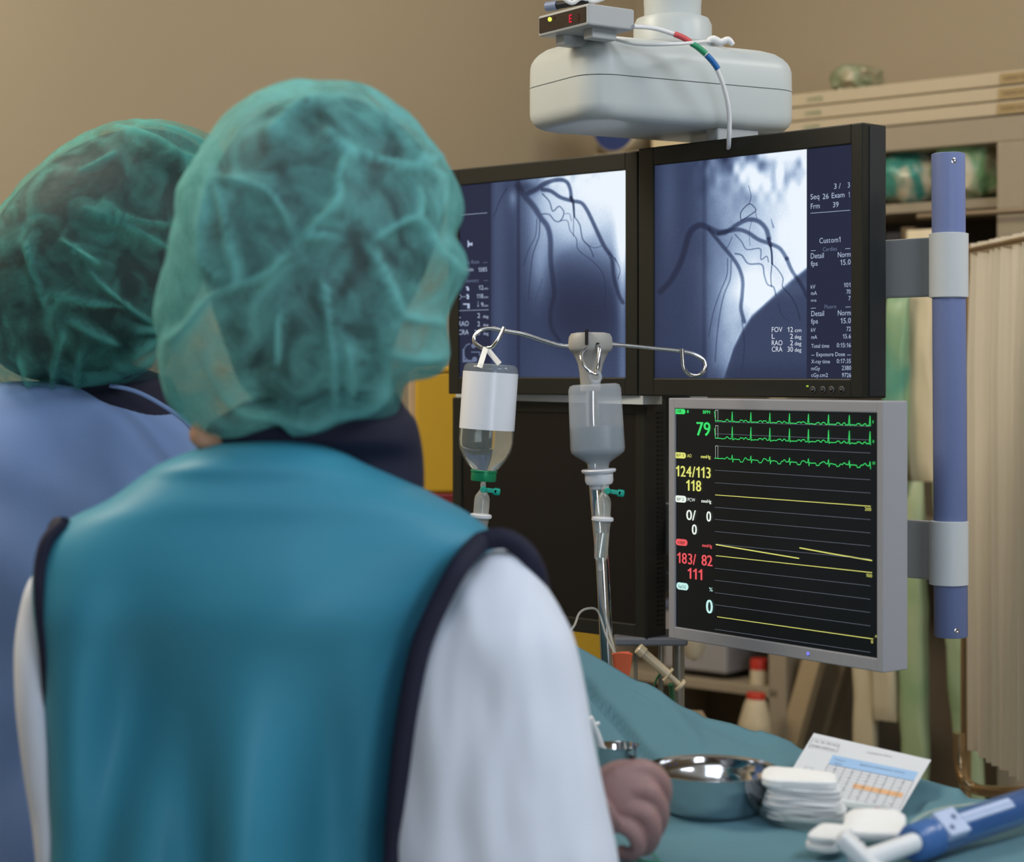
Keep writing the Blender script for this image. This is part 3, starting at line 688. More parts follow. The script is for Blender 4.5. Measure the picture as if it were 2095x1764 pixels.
mb = MB(); mb.tube([P(1448, 84, 2.62), P(1460, 80, 2.62), P(1475, 86, 2.62), P(1490, 82, 2.62), P(1500, 92, 2.62)], [0.004, .005, .0045, .005, .003]); tag(mb.build('coiled_cord', whitep), 'short white knotted cord beside the mount column', 'cord')
# ---------------------------------------------------------------- people
def capmat(name, rgb, dens):
    m = D.materials.new(name); m.use_nodes = True; nt = m.node_tree; b = nt.nodes['Principled BSDF']; out = nt.nodes['Material Output']
    L = nt.links
    b.inputs['Base Color'].default_value = (*lin(rgb), 1); b.inputs['Roughness'].default_value = 0.75; b.inputs['Specular IOR Level'].default_value = 0.15
    tl = nt.nodes.new('ShaderNodeBsdfTranslucent'); tl.inputs[0].default_value = (*[x*1.1 for x in lin(rgb)], 1)
    m1 = nt.nodes.new('ShaderNodeMixShader'); m1.inputs[0].default_value = 0.3
    tr = nt.nodes.new('ShaderNodeBsdfTransparent'); tr.inputs[0].default_value = (0.88, 0.96, 0.96, 1)
    m2 = nt.nodes.new('ShaderNodeMixShader')
    L.new(b.outputs[0], m1.inputs[1]); L.new(tl.outputs[0], m1.inputs[2])
    L.new(tr.outputs[0], m2.inputs[1]); L.new(m1.outputs[0], m2.inputs[2]); L.new(m2.outputs[0], out.inputs[0])
    tc = nt.nodes.new('ShaderNodeTexCoord')
    n1 = nt.nodes.new('ShaderNodeTexNoise'); n1.inputs['Scale'].default_value = 20; n1.inputs['Detail'].default_value = 4; n1.inputs['Distortion'].default_value = 1.2
    n2 = nt.nodes.new('ShaderNodeTexNoise'); n2.inputs['Scale'].default_value = 150; n2.inputs['Detail'].default_value = 3; n2.inputs['Distortion'].default_value = 2.5
    L.new(tc.outputs['Object'], n1.inputs[0]); L.new(tc.outputs['Object'], n2.inputs[0])
    va = nt.nodes.new('ShaderNodeVertexColor'); va.layer_name = 'fold'
    sep = nt.nodes.new('ShaderNodeSeparateColor'); L.new(va.outputs[0], sep.inputs[0])
    def M(op, a, b_, c=None):
        q = nt.nodes.new('ShaderNodeMath'); q.operation = op
        for i, x in enumerate([a, b_, c]):
            if x is None: continue
            if isinstance(x, (int, float)): q.inputs[i].default_value = x
            else: L.new(x, q.inputs[i])
        return q.outputs[0]
    a = M('MULTIPLY_ADD', n1.outputs[0], 1.7, dens-0.85)
    a = M('MULTIPLY_ADD', n2.outputs[0], 0.35, a); a = M('SUBTRACT', a, 0.17)
    a = M('MULTIPLY_ADD', sep.outputs[0], 0.6, a)
    q = nt.nodes.new('ShaderNodeClamp'); L.new(a, q.inputs[0]); q.inputs[1].default_value = 0.12; q.inputs[2].default_value = 0.96
    L.new(q.outputs[0], m2.inputs[0]); return m
def blob(outline, cpx, Y0, dep_b, dep_f, nphi=220, npsi=70, scale=1.0, smooth=0):
    # closed surface whose outline towards the viewer is the given one; the depth is its own
    cx_, cy_ = cpx
    ang = []; rad = []
    for (u, v) in outline:
        ang.append(math.atan2(-(v-cy_), u-cx_)); rad.append(math.hypot(u-cx_, v-cy_))
    order = np.argsort(ang); ang = np.array(ang)[order]; rad = np.array(rad)[order]
    a3 = np.concatenate([ang-2*math.pi, ang, ang+2*math.pi]); r3 = np.tile(rad, 3)
    ph = np.linspace(-math.pi, math.pi, nphi, endpoint=False)
    r = np.interp(ph, a3, r3)
    ks = max(1, smooth or 2)
    for _ in range(ks): r = (np.roll(r, 1)+2*r+np.roll(r, -1))/4
    rs = r.copy()
    for _ in range(400): rs = (np.roll(rs, 1)+2*rs+np.roll(rs, -1))/4
    R = []
    for i in range(npsi+1):
        psi = -math.pi/2+math.pi*i/npsi; cp = math.cos(psi); sp = math.sin(psi)
        e = abs(sp)**1.5; rr_ = (r*(1-e)+rs*e)*scale*(max(cp, 0.004)**0.86)
        Y = Y0+(dep_b if sp < 0 else dep_f)*sp*scale
        ring = []
        for k in range(nphi):
            u = cx_+rr_[k]*math.cos(ph[k]); v = cy_-rr_[k]*math.sin(ph[k])
            p = P(u, v, Y0); p.y = Y; ring.append(p)
        R.append(ring)
    return R
def cap(R, ridges, c0, parent, m, noise_amp=0.004, seed=0, rimw=0.45):
    pts = np.array([[tuple(p) for p in ring] for ring in R])
    ctr = pts.reshape(-1, 3).mean(0)
    U = CX+pts[..., 0]/pts[..., 1]*F; V = HY-(pts[..., 2]-CZ)/pts[..., 1]*F
    fold = np.zeros(U.shape); back = 1/(1+np.exp(-(ctr[1]-pts[..., 1]-0.01)/0.012))
    for rg in ridges:
        w = rg[0]; d, t = segdist(U, V, rg[1])
        fold = np.maximum(fold, np.exp(-(d/w)**2)*(0.4+0.6*np.sqrt(np.abs(np.sin(np.clip(t, 0, 1)*math.pi)))))
    fold *= back
    wide = np.zeros(U.shape)
    for rg in ridges:
        d, t = segdist(U, V, rg[1]); wide = np.maximum(wide, np.exp(-(d/(rg[0]*3.5))**2))
    dirv = pts-ctr; dirv /= np.linalg.norm(dirv, axis=-1, keepdims=True)
    disp = fold*0.005+wide*back*0.004
    nz = np.zeros(U.shape)
    for i in range(U.shape[0]):
        for k in range(U.shape[1]):
            q = Vector(pts[i, k]); 
            nz[i, k] = noise.noise(q*22+Vector((seed, 0, 0)))*1.0+abs(noise.noise(q*45+Vector((0, seed, 0))))*0.55
    disp += nz*noise_amp
    out = pts+dirv*disp[..., None]
    mb = MB(); mb.rings([[Vector(x) for x in ring] for ring in out]); o = mb.build('surgical_cap', m, parent)
    at = o.data.color_attributes.new('fold', 'FLOAT_COLOR', 'POINT')
    ps = np.abs(np.linspace(-1, 1, U.shape[0]))[:, None]*90.0
    rim = 1/(1+np.exp((ps-34)/5.0))+0*U
    f2 = np.clip(fold+0.12*wide*back+rimw*rim, 0, 1)
    rgba = np.ones((len(o.data.vertices), 4), dtype=np.float32); rgba[:, 0] = f2.reshape(-1); rgba[:, 1] = f2.reshape(-1); rgba[:, 2] = f2.reshape(-1)
    at.data.foreach_set('color', rgba.reshape(-1)); return o
def garment(levels, n=96, m=70, e=0.8, disp=None, lean=0.0):
    # levels: (v, uL, uR, Yc, depth) -> stacked closed rings with Catmull smoothing
    lv = np.array(levels, float); N = len(lv); out = []
    for i in range(N-1):
        a, b, c, d = lv[max(i-1, 0)], lv[i], lv[i+1], lv[min(i+2, N-1)]
        for j in range(m//(N-1)+1):
            t = j/(m//(N-1)+1); row = 0.5*((2*b)+(c-a)*t+(2*a-5*b+4*c-d)*t*t+(3*b-a-3*c+d)*t**3); out.append(row)
    out.append(lv[-1]); R = []
    for (v, uL, uR, Y, dp) in out:
        ring = []
        for k in range(n):
            a = 2*math.pi*k/n; ca, sa = math.cos(a), math.sin(a)
            x = (uL+uR)/2+(uR-uL)/2*math.copysign(abs(ca)**e, ca)
            p = P(x, v, Y); p.y = Y+dp*math.copysign(abs(sa)**e, sa)
            if disp: p.y += disp(x, v, sa)
            ring.append(p)
        R.append(ring)
    return R
skin = mat('skin', (190, 145, 118), 0.5, var=0.05, Subsurface_Weight=0.1)
def body(parent, joints, edges, m):
    names = list(joints); L = LOC[parent.name]
    me = D.meshes.new('body'); me.from_pydata([tuple(Vector(joints[k][0])-L) for k in names], [(names.index(a), names.index(b)) for a, b in edges], [])
    me.materials.append(m)
    o = D.objects.new('body', me); sc.collection.objects.link(o); o.parent = parent; LOC[o.name] = L
    md = o.modifiers.new('skin', 'SKIN'); md.use_smooth_shade = True
    for i, k in enumerate(names):
        r = joints[k][1]; r = r if isinstance(r, tuple) else (r, r)
        me.skin_vertices[0].data[i].radius = r
        me.skin_vertices[0].data[i].use_root = (k == 'pelvis')
    s = o.modifiers.new('sub', 'SUBSURF'); s.levels = 1; s.render_levels = 2
    return o
def head_parts(parent, c, yaw, hair_R, hairm):
    # face: eyes, nose, mouth and ears on the far side of the head
    fw = Vector((math.sin(yaw), math.cos(yaw), -0.15)).normalized(); rt = Vector((math.cos(yaw), -math.sin(yaw), 0)); up = rt.cross(fw)
    mb = MB(); mb.rings([[c+rt*(0.072*math.cos(a)*q)+fw*(0.088*math.sin(a)*q+0.004)+up*(h) for a in [2*math.pi*k/28 for k in range(28)]] for (h, q) in [(-0.125, .25), (-0.118, .5), (-0.10, .72), (-0.06, .9), (-0.02, 1.0), (0.03, 1.03), (0.07, .92), (0.095, .65), (0.103, .3)]])
    mb.build('head', skin, parent)
    mb = MB(); mb.tube([c+fw*0.088+up*0.01, c+fw*0.102-up*0.02, c+fw*0.112-up*0.038, c+fw*0.092-up*0.045], [0.006, 0.009, 0.012, 0.006]); mb.build('nose', skin, parent)
    for s in (-1, 1):
        mb = MB(); mb.lathe([(0.0005, -0.012), (0.008, -0.009), (0.012, 0), (0.008, 0.009), (0.0005, 0.012)], c+fw*0.080+rt*0.032*s+up*0.005, fw, 16); mb.build('eye', mat('eye_white', (225, 222, 215), 0.3), parent)
        mb = MB(); mb.tube([c+rt*s*0.074+up*0.02, c+rt*s*0.086-fw*0.018+up*0.022, c+rt*s*0.086-fw*0.02-up*0.01, c+rt*s*0.074-fw*0.004-up*0.035], [0.006, 0.008, 0.007, 0.006]); mb.build('ear', skin, parent)
    mb = MB(); mb.tube([c+fw*0.082+rt*x-up*(0.075+x*x*4) for x in (-0.024, -0.01, 0.01, 0.024)], [0.003, 0.006, 0.006, 0.003]); mb.build('mouth', mat('lips', (165, 95, 90), 0.5), parent)
    mb = MB(); mb.rings(hair_R); mb.build('hair', hairm, parent)
hairm = mat('dark_hair', (66, 54, 58), 0.7, var=0.35, scale=60, bump=0.4, bscale=120)
navy = mat('navy_fabric', (24, 26, 50), 0.8, var=0.08, bump=0.1, bscale=400)
S2 = 680/1518.0
def c2(pts): return [(300+x*S2, 130+y*S2) for x, y in pts]
# --- person in the middle
YM = 1.85
pm = thing('person', 'person seen from behind in teal apron with navy trim, white sleeves and green bouffant cap', 'person', (P(560, HY, YM).x, YM, 0))
out1 = c2([(700, 80), (780, 80), (850, 86), (950, 90), (1030, 120), (1100, 160), (1200, 230), (1280, 330), (1370, 450), (1430, 550), (1455, 650), (1440, 720), (1395, 790), (1435, 850), (1455, 910), (1450, 970), (1420, 1050), (1365, 1165), (1368, 1230), (1372, 1300), (1365, 1380), (1320, 1425), (1240, 1445), (1175, 1460), (1160, 1540), (1130, 1610), (1060, 1625), (960, 1622), (900, 1655), (830, 1695), (740, 1725), (690, 1690), (630, 1645), (540, 1690), (440, 1722), (370, 1725), (300, 1712), (200, 1640), (110, 1580), (72, 1480), (65, 1360), (90, 1270), (50, 1200), (42, 1150), (70, 1010), (100, 900), (150, 700), (150, 580), (230, 450), (290, 330), (370, 230), (500, 150), (600, 105)])
cpx = (300+740*S2, 130+900*S2)
Rc = blob(out1, cpx, YM, 0.145, 0.12)
rid = [[7, c2([(315, 530), (350, 650), (390, 830), (430, 970), (460, 1000)])], [6, c2([(460, 1000), (560, 960), (640, 860)])], [6, c2([(310, 530), (430, 550), (560, 600), (640, 700)])],
       [7, c2([(1030, 810), (1120, 750), (1230, 720), (1340, 860), (1440, 960)])], [7, c2([(1020, 820), (1080, 960), (1140, 1110), (1170, 1150), (1350, 1175)])],
       [6, c2([(1220, 580), (1235, 650), (1230, 720)])], [5, c2([(900, 400), (1050, 450), (1250, 490), (1360, 530)])], [6, c2([(910, 410), (870, 520), (860, 640), (700, 800)])],
       [5, c2([(810, 1000), (830, 1200), (850, 1400), (860, 1600)])], [10, c2([(320, 1050), (200, 1190), (110, 1260)])], [6, c2([(440, 1000), (300, 1060)])],
       [7, c2([(270, 1300), (350, 1480), (430, 1560), (560, 1590), (660, 1620), (760, 1640), (860, 1600), (1000, 1570), (1090, 1480), (1090, 1250), (1160, 1150)])],
       [5, c2([(920, 1300), (930, 1550)])], [4, c2([(600, 1150), (600, 1350)])], [9, c2([(300, 520), (270, 700), (260, 900)])], [8, c2([(620, 1610), (680, 1680)])], [6, c2([(1260, 430), (1230, 470), (1350, 420)])], [9, c2([(1110, 1320), (1240, 1340), (1350, 1320)])],
       [4, c2([(260, 900), (350, 990)])], [5, c2([(700, 800), (760, 790), (830, 800)])], [6, c2([(560, 320), (680, 210), (760, 180)])], [5, c2([(820, 330), (900, 400)])]]
HX = P(cpx[0], cpx[1], YM); HX.y = YM+0.02
hair_out = c2([(740, 150), (1000, 170), (1180, 300), (1330, 500), (1370, 650), (1280, 900), (1180, 1100), (1100, 1300), (1090, 1500), (900, 1600), (740, 1620), (560, 1580), (420, 1500), (400, 1300), (330, 1100), (290, 900), (290, 700), (330, 500), (420, 330), (560, 200)])
hairR = blob(hair_out, cpx, YM+0.005, 0.135, 0.07, nphi=80, npsi=30, smooth=6)
head_parts(pm, HX+Vector((0, 0.02, -0.01)), math.radians(12), hairR, hairm)
cap(Rc, rid, cpx, pm, capmat('green_nonwoven_cap', (122, 200, 200), 0.38), 0.0035, 3)
# body
XC = P(520, HY, YM).x
def Q(u, v, Y, r): return (P(u, v, Y), r)
J = {'pelvis': (Vector((XC-0.02, 1.90, 0.93)), (0.11, 0.07)), 'waist': (Vector((XC-0.02, 1.90, 1.06)), (0.10, 0.06)), 'chest': (Vector((XC, 1.89, 1.25)), (0.11, 0.065)),
     'neck0': (Vector((HX.x+0.01, 1.87, 1.40)), 0.055), 'neck1': (Vector((HX.x, 1.87, 1.50)), 0.050), 'skull': (Vector((HX.x, 1.87, 1.58)), 0.055),
     'shR': (P(960, 1215, 1.83), 0.032), 'elR': (P(1050, 1800, 1.745), 0.038), 'wrR': (P(1190, 1690, 1.80), 0.027),
     'shL': (P(150, 1170, 1.86), 0.042), 'elL': (P(150, 1760, 1.88), 0.030), 'wrL': (P(330, 1800, 2.02), 0.027), 'hdL': (P(400, 1790, 2.06), 0.02),
     'hipR': (Vector((XC+0.07, 1.88, 0.86)), 0.085), 'kneeR': (Vector((XC+0.08, 1.87, 0.48)), 0.055), 'ankR': (Vector((XC+0.08, 1.90, 0.10)), 0.04),
     'hipL': (Vector((XC-0.12, 1.88, 0.86)), 0.085), 'kneeL': (Vector((XC-0.14, 1.87, 0.48)), 0.055), 'ankL': (Vector((XC-0.14, 1.90, 0.10)), 0.04)}
E = [('pelvis', 'waist'), ('waist', 'chest'), ('chest', 'neck0'), ('neck0', 'neck1'), ('neck1', 'skull'), ('chest', 'shR'), ('shR', 'elR'), ('elR', 'wrR'), ('chest', 'shL'), ('shL', 'elL'), ('elL', 'wrL'), ('wrL', 'hdL'),
     ('pelvis', 'hipR'), ('hipR', 'kneeR'), ('kneeR', 'ankR'), ('pelvis', 'hipL'), ('hipL', 'kneeL'), ('kneeL', 'ankL')]
body(pm, J, E, skin)
# gown (white) under the apron, down to the shins
def gauss(x, m, s): return math.exp(-((x-m)/s)**2)
gown = mat('white_gown', (216, 224, 240), 0.8, var=0.02, scale=12, bump=0.08, bscale=500)
RG = garment([(1150, 220, 830, 1.88, 0.06), (1300, 180, 830, 1.89, 0.06), (1764, 170, 780, 1.90, 0.07), (2500, 90, 850, 1.90, 0.09), (2700, 60, 900, 1.90, 0.12), (3400, -20, 960, 1.89, 0.15)], n=48, m=30)
mb = MB(); mb.rings(RG); mb.build('gown', gown, pm)
for s, x in ((1, 0.08), (-1, -0.14)):
    mb = MB(); b0 = Vector((XC+x, 1.90, 0)); mb.rings([[b0+Vector((0.045*math.cos(a)*q, 0.05+0.13*math.sin(a)*q-0.01*z_, z_)) for a in [2*math.pi*k/24 for k in range(24)]] for z_, q in [(0.0, .96), (0.02, 1.0), (0.05, .9), (0.08, .6), (0.10, .45)]])
    mb.build('shoe', mat('white_clog', (215, 215, 210), 0.5), pm)
# apron
teal = mat('teal_vinyl', (58, 138, 166), 0.5, var=0.03, scale=6, spec=0.25, bump=0.03, bscale=300)
def vd(u, v, sa):
    if sa > 0: return 0
    t = min(1, max(0, (v-960)/200.0)); d = 0
    d += 0.026*gauss(u, 330-(v-1300)*0.05, 95)*gauss(v, 1420, 190)          # hollow
    d += 0.018*gauss(u, 270-(v-1400)*0.1, 60)*sig((v-1350)/80.)
    d -= 0.024*gauss(u, 540-(v-1500)*0.03, 70)*sig((v-1480)/90.)
    d += 0.026*gauss(u, 690, 60+(v-1400)*0.03)*sig((v-1440)/60.)
    d += 0.022*gauss(u, 430, 50)*sig((v-1560)/90.)
    d -= 0.010*gauss(u, 640, 120)*gauss(v, 1200, 130)
    d -= 0.006*gauss(u, 210, 50)*sig((v-1300)/100.)
    return d*1.5*(-sa)**0.5
lv = [(898, 550, 630, 1.86, 0.05), (906, 450, 680, 1.86, 0.074), (922, 395, 718, 1.86, 0.085), (948, 332, 758, 1.855, 0.090), (978, 288, 820, 1.855, 0.093), (1020, 228, 898, 1.85, 0.096), (1060, 148, 970, 1.85, 0.099), (1110, 94, 1013, 1.85, 0.105),
      (1170, 78, 975, 1.85, 0.112), (1240, 80, 920, 1.85, 0.118), (1320, 92, 880, 1.855, 0.12), (1450, 105, 848, 1.86, 0.122), (1600, 112, 826, 1.865, 0.124), (1764, 116, 812, 1.87, 0.125), (2200, 90, 860, 1.88, 0.14), (2700, 70, 880, 1.88, 0.15)]
R1 = garment(lv, n=140, m=90, e=0.72, disp=vd)
mb = MB(); mb.rings(R1); mb.build('lead_apron', teal, pm)
# armhole trims
def trim(pts, r=0.0085, fl=0.55):
    mb = MB(); mb.tube([P(*p) for p in pts], r, n=14, sub=6, flat=1.0); return mb.build('apron_trim', navy, pm)
trim([(985, 1108, 1.79), (1025, 1101, 1.79), (1062, 1118, 1.79), (1088, 1150, 1.79), (1102, 1195, 1.81), (1100, 1250, 1.87), (1010, 1400, 1.94), (870, 1650, 1.965), (830, 1900, 1.95), (815, 1960, 1.88), (806, 1850, 1.745), (808, 1700, 1.738), (820, 1560, 1.735), (838, 1430, 1.732), (862, 1320, 1.732), (898, 1235, 1.735), (942, 1155, 1.745), (985, 1108, 1.79)], 0.0098)
trim([(130, 1072, 1.80), (98, 1105, 1.79), (84, 1160, 1.785), (84, 1230, 1.78), (93, 1320, 1.785), (102, 1420, 1.80), (108, 1500, 1.83), (112, 1540, 1.87), (100, 1400, 1.93), (88, 1200, 1.92), (110, 1085, 1.87), (130, 1072, 1.80)], 0.0068)
# sleeves
def sd(u, v, sa):
    return 0.008*noise.noise(Vector((u/90., v/260., 3.1)))+0.004*noise.noise(Vector((u/40., v/160., 7.7)))-0.004*gauss(u-(v-1200)*0.25, 960, 26)*gauss(v, 1250, 140)
slR = garment([(1126, 1010, 1050, 1.81, 0.015), (1136, 985, 1070, 1.81, 0.032), (1158, 955, 1090, 1.81, 0.045), (1200, 905, 1118, 1.805, 0.058), (1245, 875, 1146, 1.80, 0.066), (1310, 848, 1176, 1.79, 0.070), (1420, 820, 1200, 1.785, 0.072), (1520, 806, 1216, 1.78, 0.074), (1650, 798, 1243, 1.775, 0.076), (1764, 794, 1266, 1.77, 0.078), (1880, 830, 1270, 1.77, 0.07), (1960, 920, 1220, 1.77, 0.05), (1990, 1000, 1150, 1.77, 0.02)], n=110, m=90, e=0.9, disp=sd)
mb = MB(); mb.rings(slR); mb.build('sleeve', gown, pm)
mb = MB(); mb.tube([P(1080, 1850, 1.76), P(1140, 1770, 1.78), P(1195, 1700, 1.80)], [0.055, 0.048, 0.036], n=24, sub=6); mb.build('sleeve_cuff', gown, pm)
slL = garment([(1150, 90, 150, 1.86, 0.03), (1190, 62, 150, 1.86, 0.045), (1250, 46, 155, 1.86, 0.05), (1330, 36, 160, 1.86, 0.055), (1420, 40, 165, 1.86, 0.055), (1520, 52, 170, 1.86, 0.055), (1640, 66, 180, 1.86, 0.055), (1764, 82, 195, 1.865, 0.052), (1850, 100, 210, 1.87, 0.04)], n=60, m=50, e=0.9, disp=sd)
mb = MB(); mb.rings(slL); mb.build('sleeve', gown, pm)
mb = MB(); mb.tube([P(150, 1800, 1.88), P(250, 1800, 1.95), P(340, 1800, 2.02)], [0.045, 0.04, 0.032], n=24, sub=6); mb.build('sleeve_cuff', gown, pm)
# navy collar
mb = MB()
cl = [(835, 480, 830, 1.885, 0.064), (860, 440, 850, 1.88, 0.07), (885, 420, 858, 1.88, 0.074), (905, 415, 862, 1.882, 0.074), (935, 460, 866, 1.89, 0.066), (975, 480, 868, 1.89, 0.064), (1010, 600, 868, 1.89, 0.06)]
mb.rings(garment([(790, 640, 800, 1.875, 0.05), (815, 520, 818, 1.87, 0.062)]+cl, n=60, m=30)); mb.build('collar', navy, pm)
mb = MB(); mb.tube([P(400, 872, 1.84), P(406, 892, 1.82), P(425, 905, 1.82), P(470, 900, 1.84)], [0.004, 0.009, 0.009, 0.004]); tag(mb.build('neck', skin, pm), 'bare neck')
# gloved hand
glv = mat('brown_glove', (150, 118, 116), 0.55, var=0.06, scale=60, bump=0.3, bscale=90)
mb = MB(); YH = 1.855
def GP(u, v, dy=0.0): return P(u, v, YH+dy)
mb.tube([GP(1150, 1700, -0.02), GP(1205, 1668, -0.005), GP(1240, 1645, 0.0)], [0.026, 0.026, 0.030], n=20, sub=3)
def ell(c, a1, r1, r2, r3, n=24):
    # ellipsoid with its long axis along a1
    a1 = Vector(a1).normalized(); ay = Vector((0, 1, 0)); ay = (ay-a1*ay.dot(a1)).normalized(); az = a1.cross(ay)
    mb.rings([[c+a1*(-r1*math.cos(th))+ay*(r2*math.sin(th)*math.cos(q))+az*(r3*math.sin(th)*math.sin(q)) for q in [2*math.pi*k/n for k in range(n)]] for th in [math.pi*i/14 for i in range(1, 14)]])
ell(GP(1280, 1628, 0.0), GP(1320, 1600)-GP(1240, 1660), 0.034, 0.0165, 0.031)
ell(GP(1290, 1665, -0.002), GP(1310, 1690)-GP(1250, 1630), 0.026, 0.014, 0.020)
fr_ = 0.0098
mb.tube([GP(1262, 1592, 0.0), GP(1314, 1573, 0.002), GP(1354, 1602, 0.010), GP(1352, 1646, 0.022), GP(1332, 1676, 0.028)], [0.012, 0.0102, 0.0095, 0.0088, 0.0078], n=16)
mb.tube([GP(1262, 1624, 0.000), GP(1322, 1616, -0.008), GP(1350, 1656, 0.000), GP(1342, 1698, 0.014), GP(1314, 1716, 0.022)], [0.012, 0.0104, 0.0094, 0.0086, 0.0076], n=16)
mb.tube([GP(1258, 1652, -0.002), GP(1316, 1660, -0.012), GP(1336, 1700, -0.006), GP(1322, 1734, 0.008), GP(1294, 1732, 0.016)], [0.012, 0.0102, 0.0090, 0.0084, 0.0074], n=16)
mb.tube([GP(1248, 1674, -0.004), GP(1294, 1699, -0.014), GP(1306, 1734, -0.010), GP(1288, 1748, 0.000), GP(1266, 1740, 0.008)], [0.011, 0.0094, 0.0080, 0.0074, 0.0066], n=16)
mb.tube([GP(1225, 1610, 0.02), GP(1262, 1582, 0.03), GP(1305, 1580, 0.035), GP(1338, 1604, 0.036)], [0.015, 0.0125, 0.0108, 0.009], n=16)
go = mb.build('glove', glv, pm); tag(go, 'brown latex glove on the closed right hand')
rm = go.modifiers.new('merge', 'REMESH'); rm.mode = 'VOXEL'; rm.voxel_size = 0.0016; rm.use_smooth_shade = True
so = go.modifiers.new('soft', 'SMOOTH'); so.iterations = 4; so.factor = 0.5
# --- person on the left
YL_ = 2.3
pl = thing('person', 'person in blue surgical gown and dark green hair net, partly hidden at the left edge', 'person', (P(150, HY, YL_).x, YL_, 0))
S1 = 500/1260.0
def c1(pts): return [(x*S1, 200+y*S1) for x, y in pts]
out2 = c1([(780, 120), (900, 130), (1000, 155), (1090, 200), (1170, 330), (1210, 500), (1190, 700), (1140, 860), (1060, 1040), (960, 1180), (880, 1290), (840, 1400), (820, 1440), (700, 1475), (600, 1490), (500, 1498), (300, 1512), (150, 1502), (20, 1475), (-60, 1400), (-130, 1250), (-165, 1050), (-150, 850), (-80, 700), (0, 612), (100, 500), (250, 350), (400, 230), (540, 150), (650, 125)])
cp2 = c1([(540, 820)])[0]
rid2 = [[6, c1([(530, 550), (640, 620), (760, 655), (920, 660)])], [4, c1([(480, 920), (620, 1040), (770, 1150)])], [4, c1([(240, 1000), (450, 1050), (650, 1065)])], [4, c1([(140, 750), (180, 900), (240, 1060)])],
        [4, c1([(280, 1490), (285, 1370), (330, 1200)])], [4, c1([(350, 1140), (600, 1260)])], [4, c1([(100, 1320), (160, 1480)])], [3, c1([(400, 1480), (410, 1300)])], [9, c1([(700, 1190), (830, 1200), (720, 1300), (640, 1370)])],
        [4, c1([(860, 290), (1000, 340), (1100, 400)])], [4, c1([(600, 160), (800, 230), (950, 330)])], [4, c1([(700, 140), (900, 190), (1050, 260)])], [5, c1([(440, 580), (600, 640), (860, 780)])], [3, c1([(330, 740), (500, 850)])], [12, c1([(450, 1440), (600, 1400), (780, 1340)])], [4, c1([(400, 400), (600, 300)])]]
R2 = blob(out2, cp2, YL_, 0.15, 0.13, nphi=300, npsi=100)
rid2 = [[max(r_[0], 6), r_[1]] for r_ in rid2]
HX2 = P(cp2[0], cp2[1], YL_)
hair2 = blob(c1([(780, 160), (960, 190), (1100, 320), (1130, 560), (1080, 800), (980, 1040), (850, 1220), (700, 1350), (500, 1440), (200, 1460), (0, 1400), (-100, 1200), (-110, 950), (20, 680), (200, 460), (400, 280), (600, 180)]), cp2, YL_+0.005, 0.142, 0.08, nphi=80, npsi=30, smooth=6)
head_parts(pl, HX2+Vector((0.01, 0.03, -0.01)), math.radians(35), hair2, hairm)
cap(R2, rid2, cp2, pl, capmat('dark_green_nonwoven_cap', (92, 172, 166), 0.24), 0.0025, 9, 0.2)
bl = mat('blue_gown', (122, 148, 198), 0.85, var=0.05, scale=14, bump=0.1, bscale=400)
XL = HX2.x+0.0
J2 = {'pelvis': (Vector((XL, YL_+0.06, 0.93)), (0.13, 0.09)), 'chest': (Vector((XL, YL_+0.05, 1.28)), (0.13, 0.09)), 'neck0': (Vector((XL+0.02, YL_+0.04, 1.44)), 0.055), 'neck1': (Vector((XL+0.02, YL_+0.03, 1.54)), 0.05), 'skull': (Vector((XL+0.02, YL_+0.03, 1.60)), 0.055),
      'shR': (P(370, 1050, YL_+0.03), 0.045), 'elR': (P(420, 1450, YL_+0.1), 0.038), 'wrR': (P(500, 1400, YL_+0.32), 0.027), 'shL': (P(-210, 1050, YL_+0.03), 0.045), 'elL': (P(-300, 1480, YL_+0.08), 0.038), 'wrL': (P(-180, 1430, YL_+0.3), 0.027),
      'hipR': (Vector((XL+0.1, YL_+0.06, 0.86)), 0.085), 'kneeR': (Vector((XL+0.1, YL_+0.05, 0.48)), 0.055), 'ankR': (Vector((XL+0.1, YL_+0.08, 0.1)), 0.04),
      'hipL': (Vector((XL-0.1, YL_+0.06, 0.86)), 0.085), 'kneeL': (Vector((XL-0.12, YL_+0.05, 0.48)), 0.055), 'ankL': (Vector((XL-0.12, YL_+0.08, 0.1)), 0.04)}
E2 = [('pelvis', 'chest'), ('chest', 'neck0'), ('neck0', 'neck1'), ('neck1', 'skull')]+[(a, b) for s in 'RL' for a, b in (('chest', 'sh'+s), ('sh'+s, 'el'+s), ('el'+s, 'wr'+s), ('pelvis', 'hip'+s), ('hip'+s, 'knee'+s), ('knee'+s, 'ank'+s))]
body(pl, J2, E2, skin)
for x in (0.1, -0.12):
    mb = MB(); b0 = Vector((XL+x, YL_+0.08, 0)); mb.rings([[b0+Vector((0.045*math.cos(a)*q, 0.05+0.13*math.sin(a)*q-0.01*z_, z_)) for a in [2*math.pi*k/24 for k in range(24)]] for z_, q in [(0.0, .96), (0.02, 1.0), (0.05, .9), (0.08, .6), (0.10, .45)]])
    mb.build('shoe', mat('white_clog', (215, 215, 210), 0.5), pl)
def bd(u, v, sa):
    q_ = min(1, max(0, (v-800)/150.))
    return q_*0.012*noise.noise(Vector((u/130., v/200., 1.1)))+q_*0.006*noise.noise(Vector((u/50., v/120., 4.4)))+0.012*gauss(v-(u-0)*-0.6, 1560, 60)*(1 if sa < 0 else 0)
